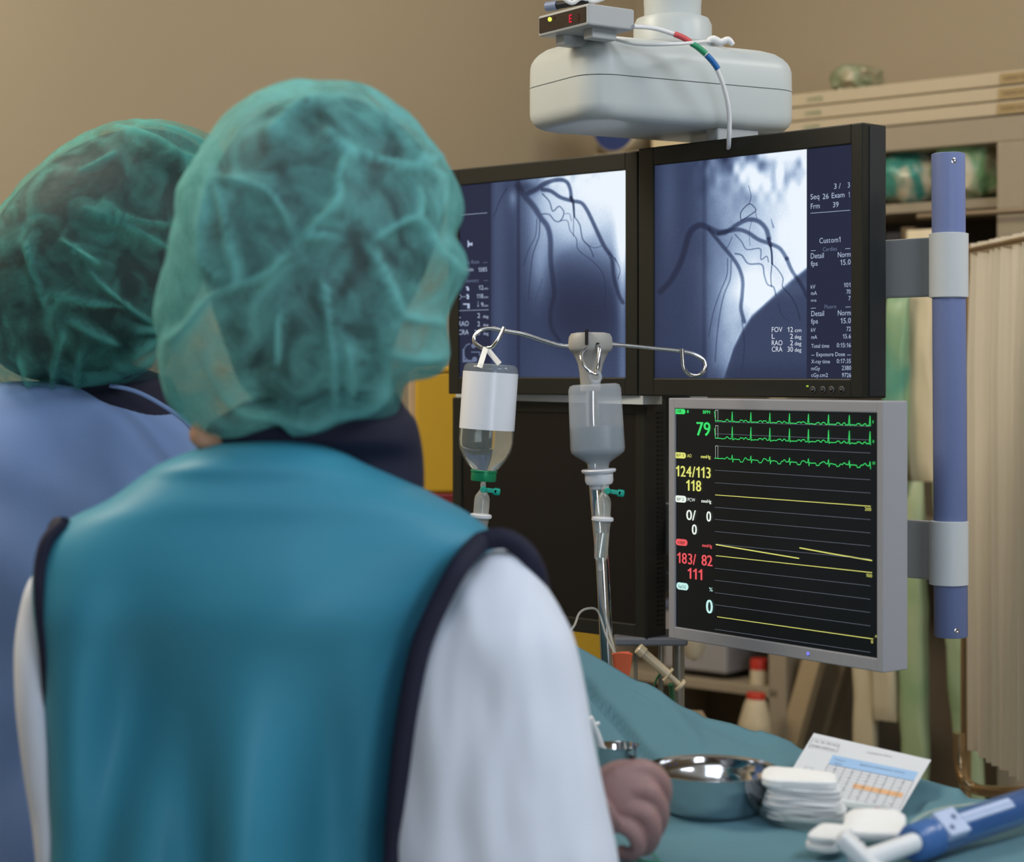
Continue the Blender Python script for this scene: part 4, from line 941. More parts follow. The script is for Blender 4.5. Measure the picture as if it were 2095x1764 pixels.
RB = garment([(780, 30, 150, 2.33, 0.05), (790, -50, 240, 2.33, 0.08), (806, -120, 300, 2.33, 0.09), (840, -200, 362, 2.33, 0.10), (890, -270, 405, 2.33, 0.11), (980, -330, 440, 2.33, 0.12), (1150, -355, 470, 2.33, 0.13), (1450, -350, 470, 2.34, 0.135), (1764, -350, 460, 2.35, 0.14), (2400, -330, 430, 2.36, 0.16), (3050, -330, 430, 2.36, 0.17)], n=110, m=80, e=0.8, disp=bd)
mb = MB(); mb.rings(RB); mb.build('gown', bl, pl)
mb = MB(); mb.tube([P(225, 789, 2.24), P(275, 800, 2.235), P(330, 828, 2.23), P(386, 870, 2.23), (P(420, 930, 2.25))], 0.003, flat=0.5); mb.build('gown_seam', bl, pl)
mb = MB(); mb.rings(garment([(735, 120, 300, 2.34, 0.06), (775, 90, 345, 2.335, 0.075), (810, 80, 360, 2.335, 0.085), (850, 60, 372, 2.335, 0.09)], n=50, m=20)); mb.build('collar', navy, pl)
for sh, el, wr in (('shR', 'elR', 'wrR'), ('shL', 'elL', 'wrL')):
    mb = MB(); mb.tube([J2[sh][0], (J2[sh][0]+J2[el][0])/2, J2[el][0], (J2[el][0]+J2[wr][0])/2, J2[wr][0]], [0.075, 0.075, 0.065, 0.055, 0.04], n=28, sub=5); mb.build('sleeve', bl, pl)
hv = {'pelvis': None}
# ---------------------------------------------------------------- draped table
TZ = 1.02
drapem = mat('drape_teal', (86, 126, 140), 0.85, var=0.05, scale=10, bump=0.15, bscale=900)
front = [(-0.28, 2.20), (-0.18, 2.15), (-0.05, 2.07), (0.03, 1.93), (0.08, 1.80), (0.20, 1.70), (0.45, 1.62), (0.70, 1.58), (0.85, 1.58)]
ridge = [(780, 1190, 2.60), (950, 1230, 2.56), (1090, 1285, 2.46), (1180, 1322, 2.36), (1240, 1355, 2.34), (1300, 1392, 2.33), (1370, 1440, 2.31), (1500, 1478, 2.30), (1640, 1532, 2.28), (1720, 1562, 2.26), (1800, 1585, 2.22), (1900, 1610, 2.18), (1960, 1632, 2.15), (2095, 1652, 2.13), (2350, 1720, 2.05)]
fp = np.array([(x, y) for x, y in front]); rp = np.array([tuple(P(*r)) for r in ridge])
NS, NT = 170, 90
sf = np.linspace(0, 1, NS)
fS = np.linspace(0, 1, len(fp)); 
fx = np.interp(sf, [0, .12, .25, .36, .45, .58, .75, .9, 1], fp[:, 0]); fy = np.interp(sf, [0, .12, .25, .36, .45, .58, .75, .9, 1], fp[:, 1])
rs_ = [0, .14, .24, .30, .35, .39, .43, .50, .58, .65, .71, .77, .82, .90, 1]
rx, ry, rz = [np.interp(sf, rs_, rp[:, k]) for k in range(3)]
Gd = []
for j in range(-14, NT+16):
    row = []
    for i in range(NS):
        if j < 0:
            q = -j/14.0; wv = 0.012*math.sin(sf[i]*70)*min(1, q*2)
            x, y, z = fx[i], fy[i]-0.012-wv*0.8-0.01*q, TZ-0.5*q-0.004
        elif j > NT:
            q = (j-NT)/15.0; wv = 0.010*math.sin(sf[i]*64+1)*min(1, q*2)
            nx_, ny_ = 0.35, 0.94
            x, y, z = rx[i]+(0.02*min(1, q*3)+wv)*nx_, ry[i]+(0.02*min(1, q*3)+wv)*ny_, rz[i]-(rz[i]-0.55)*q
        else:
            t = j/NT; x = fx[i]*(1-t)+rx[i]*t; y = fy[i]*(1-t)+ry[i]*t
            lift = max(0.0, (t-0.38)/0.62); z = TZ+(rz[i]-TZ)*(lift**1.3)
            w_ = min(1, max(0, (t-0.45)/0.25))*min(1, (1-t)/0.08)
            p_ = Vector((x*9, y*9, 0)); z += w_*(0.006*noise.noise(p_)+0.003*noise.noise(p_*2.6))
            z += 0.0012*noise.noise(Vector((x*14, y*30, 2)))
            U_, V_ = proj((x, y, z))
            for (a, b, am, wd) in [((1195, 1395), (1335, 1555), -0.018, 8), ((1215, 1415), (1260, 1450), 0.006, 5), ((1330, 1400), (1420, 1520), 0.008, 18), ((1440, 1470), (1560, 1520), -0.006, 14), ((1290, 1420), (1345, 1455), 0.005, 6), ((1860, 1610), (1960, 1640), 0.012, 14), ((1620, 1520), (1560, 1500), 0.005, 12), ((1900, 1660), (2090, 1655), 0.008, 16), ((1960, 1700), (2095, 1670), -.006, 12)]:
                ab = (b[0]-a[0], b[1]-a[1]); L2 = ab[0]**2+ab[1]**2
                tt = min(1, max(0, ((U_-a[0])*ab[0]+(V_-a[1])*ab[1])/L2)); dd = math.hypot(U_-a[0]-tt*ab[0], V_-a[1]-tt*ab[1])
                z += am*math.exp(-(dd/wd)**2)
        row.append(Vector((x, y, z)))
    Gd.append(row)
mb = MB(); mb.grid(Gd); dr = mb.build('surgical_drape', drapem)
tag(dr, 'teal surgical drape covering the table and rising towards the back left', 'drape')
solidify(dr, 0.0015, -1)
tab = thing('operating_table', 'narrow table hidden under the teal surgical drape', 'table', (0.35, 2.0, 0))
mb = MB(); lo = [(fx[i]*0.85+rx[i]*0.15, fy[i]*0.85+ry[i]*0.15) for i in range(0, NS, 12)]; hi = [(fx[i]*0.15+rx[i]*0.85, fy[i]*0.15+ry[i]*0.85) for i in range(0, NS, 12)]
loop = lo+hi[::-1]
mb.rings([[Vector((x, y, z)) for x, y in loop] for z in (TZ-0.045, TZ-0.012)], smooth=False); mb.build('table_top', mat('table_grey', (120, 122, 125), 0.5), tab)
mb = MB(); mb.lathe([(0.07, 0.04), (0.07, TZ-0.045)], (0.5, 1.88, 0), n=24); mb.build('pedestal', mat('table_grey', (120, 122, 125), 0.5), tab)
mb = MB(); mb.box((0.5, 1.88, 0.02), (0.42, 0.36, 0.04), None, 0.01); mb.build('foot', mat('table_grey', (120, 122, 125), 0.5), tab)
# ---------------------------------------------------------------- infusion pole
YP = 2.50
ivp = thing('infusion_pole', 'chrome infusion pole with grey plastic hub and curled wire hooks', 'infusion stand', P(1240, 1500, YP))
hubm = mat('hub_grey', (160, 158, 154), 0.5, var=0.03)
def pol(u): return P(u, HY, YP)
bot = P(1300, 2400, YP); bot = P(1262, 2000, YP)
mb = MB(); mb.tube([P(1211, 700, YP), P(1215, 950, YP), P(1245, 1400, YP), Vector((P(1252, 765, YP).x+0.03, YP, 0.03))], 0.0088, n=24, sub=3); mb.build('pole', chrome, ivp)
mb = MB(); b0 = Vector((P(1252, 765, YP).x+0.03, YP, 0))
for k in range(5):
    a = 2*math.pi*k/5+0.4; mb.tube([b0+Vector((0, 0, .05)), b0+Vector((0.28*math.cos(a), 0.28*math.sin(a), 0.035))], [0.014, 0.010], sub=1)
mb.build('base', hubm, ivp)
for k in range(5):
    a = 2*math.pi*k/5+0.4; mb = MB(); mb.lathe([(0.02, -0.01), (0.025, -0.006), (0.025, 0.006), (0.02, 0.01)], b0+Vector((0.28*math.cos(a), 0.28*math.sin(a), 0.025)), (-math.sin(a), math.cos(a), 0), 20); mb.build('caster', black, ivp)
# hub: rounded head with slot, flaring neck
k_ = YP/F
hc = P(1208, HY, YP)
def zv(v): return CZ-(v-HY)*k_
prof = [(0.006, zv(680)), (0.018, zv(680.5)), (0.0255, zv(683)), (0.0283, zv(690)), (0.0292, zv(702)), (0.0290, zv(712)), (0.0270, zv(718)), (0.0245, zv(720)), (0.0205, zv(730)), (0.0165, zv(745)), (0.0145, zv(762)), (0.0133, zv(785)), (0.0133, zv(800))]
mb = MB(); mb.lathe(prof, (hc.x, YP, 0), n=48, sx=0.85); hb = mb.build('hub', hubm, ivp)
mb = MB(); mb.box(P(1200, 690, YP-0.0225), (0.0042, 0.012, 0.020)); mb.box(P(1223, 706, YP-0.0235), (0.0042, 0.006, 0.006), None, 0.001); mb.build('hub_slot', mat('slot_dark', (28, 27, 25), 0.8), hb)
def hook(name, pts, r=0.0026):
    mb = MB(); mb.tube([P(u, v, Y) for u, v, Y in pts], r, n=14, sub=6); return mb.build(name, chrome, ivp)
hook('hook', [(1186, 708, 2.5), (1162, 709, 2.5), (1140, 706, 2.5), (1110, 697, 2.5), (1070, 684, 2.5), (1030, 677, 2.5), (1005, 672, 2.5), (985, 675, 2.5), (971, 688, 2.498), (972, 702, 2.494), (987, 712, 2.488), (1005, 711, 2.484), (1017, 698, 2.482), (1026, 682, 2.484), (1031, 670, 2.486)])
hook('hook', [(1230, 704, 2.5), (1254, 705, 2.5), (1290, 708, 2.5), (1340, 713, 2.5), (1390, 718, 2.5), (1420, 725, 2.5), (1440, 738, 2.5), (1443, 754, 2.497), (1430, 767, 2.494), (1412, 767, 2.49), (1400, 755, 2.487), (1397, 735, 2.487), (1396, 714, 2.488)])
hook('hook', [(1204, 708, 2.485), (1198, 716, 2.474), (1191, 722, 2.465), (1189, 732, 2.458), (1195, 748, 2.452), (1205, 760, 2.450), (1214, 766, 2.452), (1220, 766, 2.455), (1221, 758, 2.46)])
hook('hook', [(1223, 700, 2.484), (1224, 708, 2.474), (1226, 715, 2.467), (1225, 735, 2.462), (1222, 754, 2.460), (1217, 764, 2.462)])
# ---------------------------------------------------------------- glass bottle
YB = 2.485; kb = YB/F
ax = (P(1005, 748, YB)-P(989, 985, YB)); up_a = ax.normalized(); bt = P(1005.0, 745, YB)
def bpt(v): return bt-up_a*((v-745)*kb)
gb = thing('infusion_bottle', 'clear glass bottle with blank white label and green cap, hanging upside down on left hook', 'infusion bottle', bpt(985))
R0 = 56*kb
gp = [(0.0, 3), (0.6, 2), (0.85, 0), (0.97, 5), (1.0, 14), (1.0, 160), (0.95, 176), (0.82, 192), (0.62, 208), (0.47, 218), (0.42, 226)]
glm = clear('bottle_glass', (190, 202, 200), 0.16, 0.03, 1.0)
mb = MB(); mb.shell([(r*R0, -v*kb) for r, v in gp], bt, up_a, 48)
gl = mb.build('glass_body', glm, gb)
wat = glass('infusion_liquid', (238, 243, 240), 1.33, 0.0)
mb = MB(); mb.lathe([(0.94*R0, -122*kb), (0.96*R0, -158*kb), (0.91*R0, -175*kb), (0.78*R0, -190*kb), (0.58*R0, -206*kb), (0.43*R0, -216*kb), (0.38*R0, -224*kb)], bt, up_a, 48); mb.build('liquid', wat, gb)
mb = MB(); mb.shell([(1.012*R0, -17*kb), (1.012*R0, -134*kb)], bt, up_a, 64); tag(mb.build('label', mat('bottle_label_white', (222, 226, 236), 0.3, var=0.01, spec=0.6), gb), 'blank white paper label')
gc = mat('cap_green', (30, 140, 95), 0.35, metal=0.3)
mb = MB(); mb.lathe([(25*kb, -217*kb), (27.5*kb, -218*kb), (27.5*kb, -221*kb), (26*kb, -222*kb), (26*kb, -238*kb), (25*kb, -240*kb)], bt, up_a, 40); mb.build('cap', gc, gb)
mb = MB()
lp = P(994, 711, 2.484)
for (u, v, Y) in [(981, 752, 2.452), (1022, 745, 2.475)]:
    e = P(u, v, Y); s = (e-lp).cross(Vector((0, 1, 0))).normalized()*0.0035
    mb.add([lp-s*1.0, lp+s*1.0, e+s, e-s, lp-s+Vector((0, .0008, 0)), lp+s+Vector((0, .0008, 0)), e+s+Vector((0, .0008, 0)), e-s+Vector((0, .0008, 0))], [(0, 1, 2, 3), (7, 6, 5, 4), (0, 4, 5, 1), (1, 5, 6, 2), (2, 6, 7, 3), (3, 7, 4, 0)], 0, False)
mb.build('hanging_strap', mat('strap_white', (225, 225, 222), 0.6), gb)
# ---------------------------------------------------------------- plastic bottle
YQ = 2.47; kq = YQ/F
ptop = P(1216, 785, YQ); pb = P(1224, 945, YQ); ua = (ptop-pb).normalized()
pbt = thing('infusion_bottle', 'frosted plastic infusion bottle half full of fluid, hanging from middle hook', 'infusion bottle', P(1226, 985, YQ))
frost = clear('frosted_plastic', (205, 212, 222), 0.34, 0.35, 0.4)
def ellring(v, ru, rv_, e=0.72):
    c = ptop-ua*((v-785)*kq); e1_ = ua.cross(Vector((0, 1, 0))).normalized(); e2_ = Vector((0, 1, 0)); out = []
    for k in range(48):
        a = 2*math.pi*k/48; ca, sa = math.cos(a), math.sin(a)
        out.append(c+e1_*(ru*kq*math.copysign(abs(ca)**e, ca))+e2_*(rv_*kq*math.copysign(abs(sa)**e, sa)))
    return out
prs = [(786, 30, 20), (786, 44, 30), (789, 51, 36), (797, 54, 38), (860, 55, 39), (918, 56, 40), (926, 54, 39), (933, 46, 34), (941, 33, 26), (947, 24, 22), (955, 21, 21), (962, 21, 21)]
mb = MB(); mb.rings([ellring(*p) for p in prs]); mb.build('bottle_body', frost, pbt)
mb = MB(); mb.rings([ellring(*p) for p in [(872, 52, 36), (916, 53, 37), (926, 51, 36), (932, 43, 31), (940, 30, 23), (948, 21, 19)]]); mb.build('liquid', mat('fluid_grey', (98, 112, 120), 0.3, spec=0.5), pbt)
mb = MB(); c_ = P(1219, 772, 2.462); mb.tube([c_+Vector((0.0062*math.cos(a), 0, 0.0062*math.sin(a))) for a in [math.pi*2*k/12 for k in range(12)]], 0.0022, closed=True, sub=2)
mb.box(P(1219, 785, 2.465), (0.010, 0.003, 0.009), None, 0.001); mb.build('hanging_eyelet', frost, pbt)
cpm = clear('white_cap_plastic', (222, 224, 232), 0.9, 0.4)
cc_ = ptop-ua*((960-785)*kq)
mb = MB(); mb.lathe([(34*kq, 0), (36*kq, -3*kq), (34*kq, -7*kq), (29*kq, -8*kq), (29*kq, -25*kq), (26*kq, -31*kq), (20*kq, -33*kq), (19*kq, -40*kq), (15*kq, -42*kq)], cc_, ua, 40); mb.build('cap', cpm, pbt)
# ---------------------------------------------------------------- drip chambers and lines
clearp = clear('clear_tube_plastic', (215, 218, 212), 0.30, 0.08, 0.9)
clampm = mat('teal_clip_plastic', (20, 160, 140), 0.4)
def dripset(name, label, pts, clip, full, hid):
    t = thing(name, label, 'drip chamber', P(*pts[-1]))
    a0, a1 = P(*pts[0]), P(*pts[-1]); ax_ = (a1-a0).normalized(); k = a0.y/F
    mb = MB(); mb.lathe([(5*k, 0), (6*k, 8*k), (5*k, 12*k), (7*k, 18*k), (14*k, 28*k), (16*k, 36*k), (16*k, 68*k)], a0, ax_, 28); mb.build('spike_chamber', clearp, t)
    mb = MB(); mb.lathe([(20*k, 66*k), (22.5*k, 68*k), (22.5*k, 73*k), (20*k, 75*k), (16*k, 75*k)], a0, ax_, 32); mb.build('collar_ring', cpm, t)
    mb = MB(); mb.lathe([(17*k, 75*k), (17*k, 82*k), (16*k, 85*k), (14*k, 150*k), (9*k, 156*k), (6*k, 158*k), (5*k, 176*k)], a0, ax_, 28); mb.build('drip_tube', clearp, t)
    mb = MB(); mb.lathe([(14.5*k, 98*k), (13*k, 148*k)], a0, ax_, 28); mb.build('liquid', wat, t)
    mb = MB(); c = P(*clip); r = Vector((1, 0, -0.15)).normalized(); u_ = Vector((0.15, 0, 1)).normalized()
    mb.lathe([(5.5*k, -4*k), (7*k, 0), (5.5*k, 4*k)], c-r*14*k, (0, 1, 0), 20)
    mb.box(c+r*3*k, (22*k, 5*k, 9*k), (r, Vector((0, 1, 0)), u_), 0.001)
    mb.box(c+r*13*k, (16*k, 5*k, 15*k), (r, Vector((0, 1, 0)), u_), 0.0025); mb.build('vent_clip', clampm, t)
    return t
dripset('drip_chamber', 'clear drip chamber with teal clip below the green-capped glass bottle', [(989, 986, 2.47), (975, 1170, 2.47)], (1003, 1004, 2.455), 1, 1)
dripset('drip_chamber', 'clear drip chamber with teal clip below the frosted plastic bottle', [(1236, 992, 2.455), (1228, 1168, 2.455)], (1257, 1007, 2.44), 1, 1)
mb = MB(); mb.tube([P(1228, 1166, 2.455), P(1229, 1200, 2.46), P(1234, 1240, 2.47), P(1246, 1290, 2.47), P(1256, 1330, 2.44), P(1263, 1346, 2.40)], 0.0024, n=12); tag(mb.build('infusion_line', clear('line_clear', (190, 188, 180), 0.55, 0.15)), 'clear tube running from the middle drip chamber down to the orange clip', 'tube')
mb = MB(); mb.tube([P(974, 1168, 2.47), P(968, 1250, 2.46), P(1000, 1330, 2.46), P(1100, 1350, 2.42), P(1168, 1290, 2.44), P(1185, 1255, 2.46), P(1205, 1245, 2.47), P(1224, 1252, 2.475), P(1240, 1300, 2.46), P(1262, 1345, 2.41)], 0.0016, n=10); tag(mb.build('infusion_line', clear('line_clear', (190, 188, 180), 0.55, 0.15)), 'thin pale tube looping out beside the white sleeve to the pole', 'tube')
# orange roller clamp
oc = thing('tube_clamp', 'orange plastic tube clip at the edge of the teal drape below the pole', 'clamp', P(1274, 1385, 2.37))
om = mat('orange_plastic', (205, 92, 55), 0.45)
mb = MB(); kk = 2.37/F; c0 = P(1273, 1362, 2.37)
RR = []
for (h, w_, d_) in [(-24, 14, 8), (-8, 17, 10), (20, 20, 12), (24, 21, 13)]:
    RR.append([c0+Vector((w_*kk*math.copysign(abs(math.cos(a))**.3, math.cos(a)), d_*kk*math.copysign(abs(math.sin(a))**.3, math.sin(a)), h*kk+(3*kk if (k in (4, 5, 14, 15) and h > 20) else 0))) for k, a in enumerate([2*math.pi*k/20 for k in range(20)])])
inn = [[c0+(p-c0)*0.86+Vector((0, 0, (0.0 if i else 0.002))) for p in r] for i, r in enumerate(RR)]
for i, r in enumerate(inn):
    for p in r: p.z = RR[i][0].z if i == 3 else p.z
mb.rings(RR+inn[::-1], cap1=True); mb.build('clip_body', om, oc)
mb = MB(); mb.lathe([(0.001, -0.003), (0.0055, -0.003), (0.0055, 0.003), (0.001, 0.003)], c0+Vector((0.001, 0.0, 12*kk)), (1, 0, 0), 18); mb.build('roller', om, oc)
# ---------------------------------------------------------------- bowls
bs = 2.065; bk = bs/F
bw = thing('steel_bowl', 'wide stainless steel bowl with graduation marks standing on teal drape', 'bowl', (P(1455, HY, bs).x, bs, TZ+0.003))
bo = Vector((P(1455, HY, bs).x, bs, TZ+0.003))
pr = [(0.0, 0.001), (0.040, 0.001), (0.048, 0.003), (0.056, 0.010), (0.062, 0.022), (0.0655, 0.034), (0.0675, 0.036), (0.0685, 0.046), (0.0715, 0.0485), (0.0722, 0.0480), (0.0718, 0.0470), (0.0695, 0.0445), (0.0685, 0.0352), (0.0666, 0.0325), (0.0632, 0.021), (0.057, 0.0085), (0.048, 0.0005), (0.04, -0.001), (0.0, -0.001)]
mb = MB(); mb.shell([(r, h+0.002) for r, h in pr], bo, (0, 0, 1), 72); mb.build('bowl_body', steel, bw)
mb = MB()
for hh, rr_, nn in ((0.041, 0.0676, 3), (0.026, 0.0633, 3)):
    for q in range(nn):
        a = math.radians(118+q*7); a2 = math.radians(118+q*7+3)
        mb.poly([bo+Vector((rr_*math.cos(x), rr_*math.sin(x), z)) for x, z in ((a, hh), (a2, hh), (a2, hh+0.002), (a, hh+0.002))])
mb.build('graduation_marks', mat('mark_blue', (60, 66, 110), 0.5), bw, recalc=False)
cy = 2.10; cu_o = Vector((P(1264, HY, cy).x, cy, TZ+0.003))
cu = thing('steel_cup', 'small stainless steel cup behind the gloved hand', 'cup', cu_o)
mb = MB(); mb.shell([(0, 0.0), (0.016, 0.0), (0.019, 0.003), (0.0220, 0.064), (0.0232, 0.0665), (0.0240, 0.068), (0.0230, 0.0678), (0.0213, 0.064), (0.0183, 0.004), (0.015, 0.0015), (0, 0.0015)], cu_o, (0, 0, 1), 48); mb.build('cup_body', steel, cu)
mb = MB(); mb.tube([P(1240, 1560, 2.105), P(1222, 1505, 2.09), P(1208, 1468, 2.08)], [0.0045, 0.004, 0.003]); 
mb.tube([P(1210, 1485, 2.085), P(1227, 1480, 2.085)], 0.0022, sub=1)
tag(mb.build('swab_stick', whitep), 'white plastic stick leaning in the small steel cup', 'stick')
# ---------------------------------------------------------------- gauze, tray, card
gz = mat('gauze_white', (232, 234, 236), 0.9, var=0.01, bump=0.5, bscale=500)
def PT(u, v, z): return PZ(u, v, z)
# clear kidney tray
tr = thing('plastic_tray', 'clear shallow kidney-shaped plastic tray holding the gauze', 'tray', PT(1650, 1720, TZ+0.004))
oc_ = PT(1672, 1682, TZ+0.004)
mb = MB(); trr = []
for (h, s_) in [(0.0, 0.90), (0.003, 0.96), (0.016, 1.0), (0.017, 1.03), (0.0165, 1.0), (0.004, .94), (0.0015, .88)]:
    ring = []
    for k in range(48):
        a = 2*math.pi*k/48; r = 0.073*s_; x = r*math.cos(a); y = 0.042*s_*math.sin(a)+0.012*math.cos(2*a)*1.0
        q = Vector((x, y, h)); ca, sa = math.cos(-0.42), math.sin(-0.42); ring.append(oc_+Vector((q.x*ca-q.y*sa, q.x*sa+q.y*ca, q.z)))
    trr.append(ring)
mb.rings(trr); mb.build('tray_body', clear('tray_plastic', (190, 205, 205), 0.35, 0.1, 0.9), tr)
def pad(name, label, c, sx, sy, th, yaw, nl=1, pitch=0.0, seed=0, group=None, roll=0.0):
    mb = MB(); R_ = Matrix.Rotation(yaw, 3, 'Z') @ Matrix.Rotation(pitch, 3, 'X') @ Matrix.Rotation(roll, 3, 'Y')
    n = 40
    for l in range(nl):
        z0 = l*th/nl; z1 = (l+1)*th/nl-0.0004; rings_ = []
        for zz_, s_ in [(z0, 0.93), (z0+(z1-z0)*0.2, 1.0), (z0+(z1-z0)*0.8, 1.0), (z1, 0.93), (z1+0.0002, .5), (z1+0.0003, 0.05)]:
            ring = []
            for k in range(n):
                a = 2*math.pi*k/n; ca, sa = math.cos(a), math.sin(a)
                x = sx/2*s_*math.copysign(abs(ca)**0.45, ca); y = sy/2*s_*math.copysign(abs(sa)**0.45, sa)
                q = Vector((x*30, y*30, l*3.7+seed)); x += 0.0040*noise.noise(q); y += 0.0040*noise.noise(q+Vector((5, 5, 5)))
                z = zz_+0.0020*noise.noise(Vector((x*28, y*28, seed+l*0.25)))+0.05*(x*x)*0
                ring.append(Vector(c)+R_@Vector((x, y, z)))
            rings_.append(ring)
        mb.rings(rings_)
    o = mb.build(name, gz); return tag(o, label, 'gauze', group)
gc_ = PT(1655, 1652, TZ+0.012)
st = [(1648, 1667, 0.0), (1650, 1655, 0.0), (1650, 1643, .01), (1652, 1631, .02), (1655, 1619, .03), (1652, 1606, .04)]
names_ = ['lowest', 'second from the bottom', 'third from the bottom', 'third from the top', 'second from the top', 'topmost, bulging']
base_c = Vector((P(1650, HY, 2.015).x, 2.015, TZ+0.0125))
for i, nm_ in enumerate(names_):
    pad('gauze_pad', 'white folded gauze pad, %s of the stack in the clear tray' % nm_, base_c+Vector((0.002*math.sin(i*2.1)-0.001*i, 0.001*i, 0.0066*i)), 0.082-0.001*i, 0.060, 0.0068 if i < 5 else 0.011, math.radians(-12+i*1.0), 3 if i < 5 else 1, 0.02, i*2.3, 'stacked gauze pads', 0.04)
pad('gauze_pad', 'crumpled white gauze square lying between the stack and the blue device', PT(1790, 1698, TZ+0.02), 0.062, 0.055, 0.010, math.radians(-24), 1, 0.25, 31)
pad('gauze_pad', 'rolled white gauze piece spilling over the front of the tray', PT(1697, 1730, TZ+0.012), 0.036, 0.045, 0.016, math.radians(-35), 2, 0.1, 44)
# printed card
p00 = P(1602, 1608, 2.085); p10 = P(1832, 1678, 2.03); p01 = P(1665, 1500, 2.20); p11 = P(1905, 1555, 2.14)
ex_ = (p11-p01).normalized(); ey_ = (p01-p00); ey_ = (ey_-ex_*ey_.dot(ex_)).normalized(); nn_ = ey_.cross(ex_)
card = thing('printed_card', 'white card with blue and orange printed table, propped up behind the gauze', 'card', p10)
cf = Frame(p01, ex_, ey_)
def hc_(u, v, c=0): a, b, t = cf.hit(u, v, c); return cf.w(a, b, c)
cor = [hc_(1598, 1612), hc_(1831, 1680), hc_(1905, 1555), hc_(1665, 1500)]
mb = MB(); mb.add(cor+[p+cf.n*0.0006 for p in cor], [(0, 1, 2, 3), (7, 6, 5, 4), (0, 4, 5, 1), (1, 5, 6, 2), (2, 6, 7, 3), (3, 7, 4, 0)], 0, False)
mb.build('card_sheet', mat('card_white', (205, 210, 218), 0.6, var=0.01), card)
mk = [mat('print_black', (60, 62, 75), 0.7), mat('print_blue', (150, 185, 225), 0.7), mat('print_orange', (225, 178, 135), 0.7), mat('print_pink', (190, 120, 155), 0.7)]
mb = MB(); C9 = 595/2042.0
def K(x, y): return (1500+x*C9, 1250+y*C9)
def Kp(pts, mi, c=-0.0004): mb.poly([hc_(*K(x, y), c) for x, y in pts], mi)
def Kl(x0, y0, x1, y1, w_=0.00035, mi=0): line(mb, cf, *K(x0, y0), *K(x1, y1), w_, -0.0008, mi)
Kp([(700, 1012), (1300, 1132), (1265, 1195), (668, 1075)], 1)
Kp([(845, 1212), (1195, 1280), (1185, 1312), (838, 1242)], 2)
Kp([(1000, 1374), (1128, 1402), (1112, 1428), (985, 1402)], 3); Kp([(880, 1385), (980, 1406), (975, 1414), (880, 1394)], 3)
for i in range(10):   # rows of the printed table follow its header
    t = i*0.62; Kl(668-18*t*1.0+0, 1075+34*t, 1265-18*t, 1195+34*t)
for i in range(11):
    f_ = i/10.0; x0 = 668+597*f_; y0 = 1075+120*f_; Kl(x0, y0, x0-100, y0+200)
def tc_(s, x0, y0, x1, y1, h):
    # lettering along a slanted printed line
    vs, fs = glyphs(s); a0, b0, t = cf.hit(*K(x0, y0), -0.0009); a1, b1, t1_ = cf.hit(*K(x1, y1), -0.0009)
    g0 = min(v[0] for v in vs); g1_ = max(v[0] for v in vs); d = Vector((a1-a0, b1-b0)); sx = d.length/(g1_-g0); d.normalize(); q = Vector((-d.y, d.x)); hh = h*C9*t/F/0.7
    mb.add([cf.w(a0+d.x*(v[0]-g0)*sx+q.x*v[1]*hh, b0+d.y*(v[0]-g0)*sx+q.y*v[1]*hh, -0.0009) for v in vs], fs, 0, False)
tc_('12, 15, 20 mm', 570, 918, 732, 950, 22); tc_('length balloons', 550, 945, 715, 980, 22)
tc_('Compliance Chart', 940, 995, 1115, 1026, 18); tc_('Pressure', 715, 1045, 785, 1060, 17); tc_('(ATM)', 708, 1070, 760, 1082, 15)
tc_('Balloon Diameter (mm)', 890, 1082, 1200, 1140, 17)
for a in [(540, 952, 530, 965), (562, 893, 748, 935), (748, 935, 728, 992), (728, 992, 532, 950), (532, 950, 562, 893)]: Kl(*a)
for a in [(510, 1092, 560, 1104), (560, 1104, 550, 1130), (550, 1130, 500, 1118), (500, 1118, 510, 1092)]: Kl(*a)
for r_ in range(5):
    for c_i in range(5):
        x = 700+c_i*118-r_*20; y = 1112+c_i*23+r_*38
        if x > 640: tc_('%d.%d' % (2+c_i % 3, (3*r_+c_i*2) % 10), x, y, x+24, y+5, 12)
mb.build('printed_table', mk, card, recalc=False)
# ---------------------------------------------------------------- inflation device
dv = thing('balloon_inflation_device', 'translucent blue syringe-like device with white twist handle, at lower right corner', 'inflation device', PT(1950, 1720, TZ+0.01))
dA = P(1862, 1728, 1.862); dB = P(2150, 1632, 2.02)
dx = (dB-dA).normalized(); Ld = (dB-dA).length
bpl = clear('blue_clear_plastic', (60, 105, 170), 0.62, 0.12, 0.8); bsol = mat('blue_plastic', (62, 104, 165), 0.3, spec=0.6)
mb = MB(); mb.lathe([(0.010, 0.0), (0.0165, 0.002), (0.0185, 0.006), (0.0175, 0.008), (0.0188, 0.010), (0.0188, 0.026), (0.0175, 0.027), (0.0188, 0.029), (0.0186, 0.036), (0.0160, 0.038)], dA, dx, 40); mb.build('threaded_cap', bsol, dv)
mb = MB(); mb.lathe([(0.0175, 0.036), (0.0182, 0.040), (0.0175, Ld-0.01), (0.0160, Ld)], dA, dx, 40); mb.build('barrel', bpl, dv)
mb = MB(); mb.lathe([(0.0105, 0.04), (0.0105, Ld-0.01)], dA, dx, 28); mb.build('plunger', mat('plunger_navy', (40, 60, 105), 0.4), dv)
tz = dx.cross(Vector((1, 0, 0))).normalized(); 
side = Vector((0, -0.75, 0.66)); side = (side-dx*side.dot(dx)).normalized(); oth = dx.cross(side)
lw = mat('block_pale_blue', (175, 192, 225), 0.4)
mb = MB(); mb.box(dA+dx*0.053+side*0.0135, (0.032, 0.030, 0.012), (dx, oth, side), 0.0015); mb.build('lock_block', lw, dv)
mb = MB(); mb.box(dA+dx*0.112+side*0.0150, (0.085, 0.012, 0.008), (dx, oth, side), 0.0015); mb.box(dA+dx*0.112+side*0.0194, (0.085, 0.0012, 0.0012), (dx, oth, side)); mb.build('rack_strip', lw, dv)
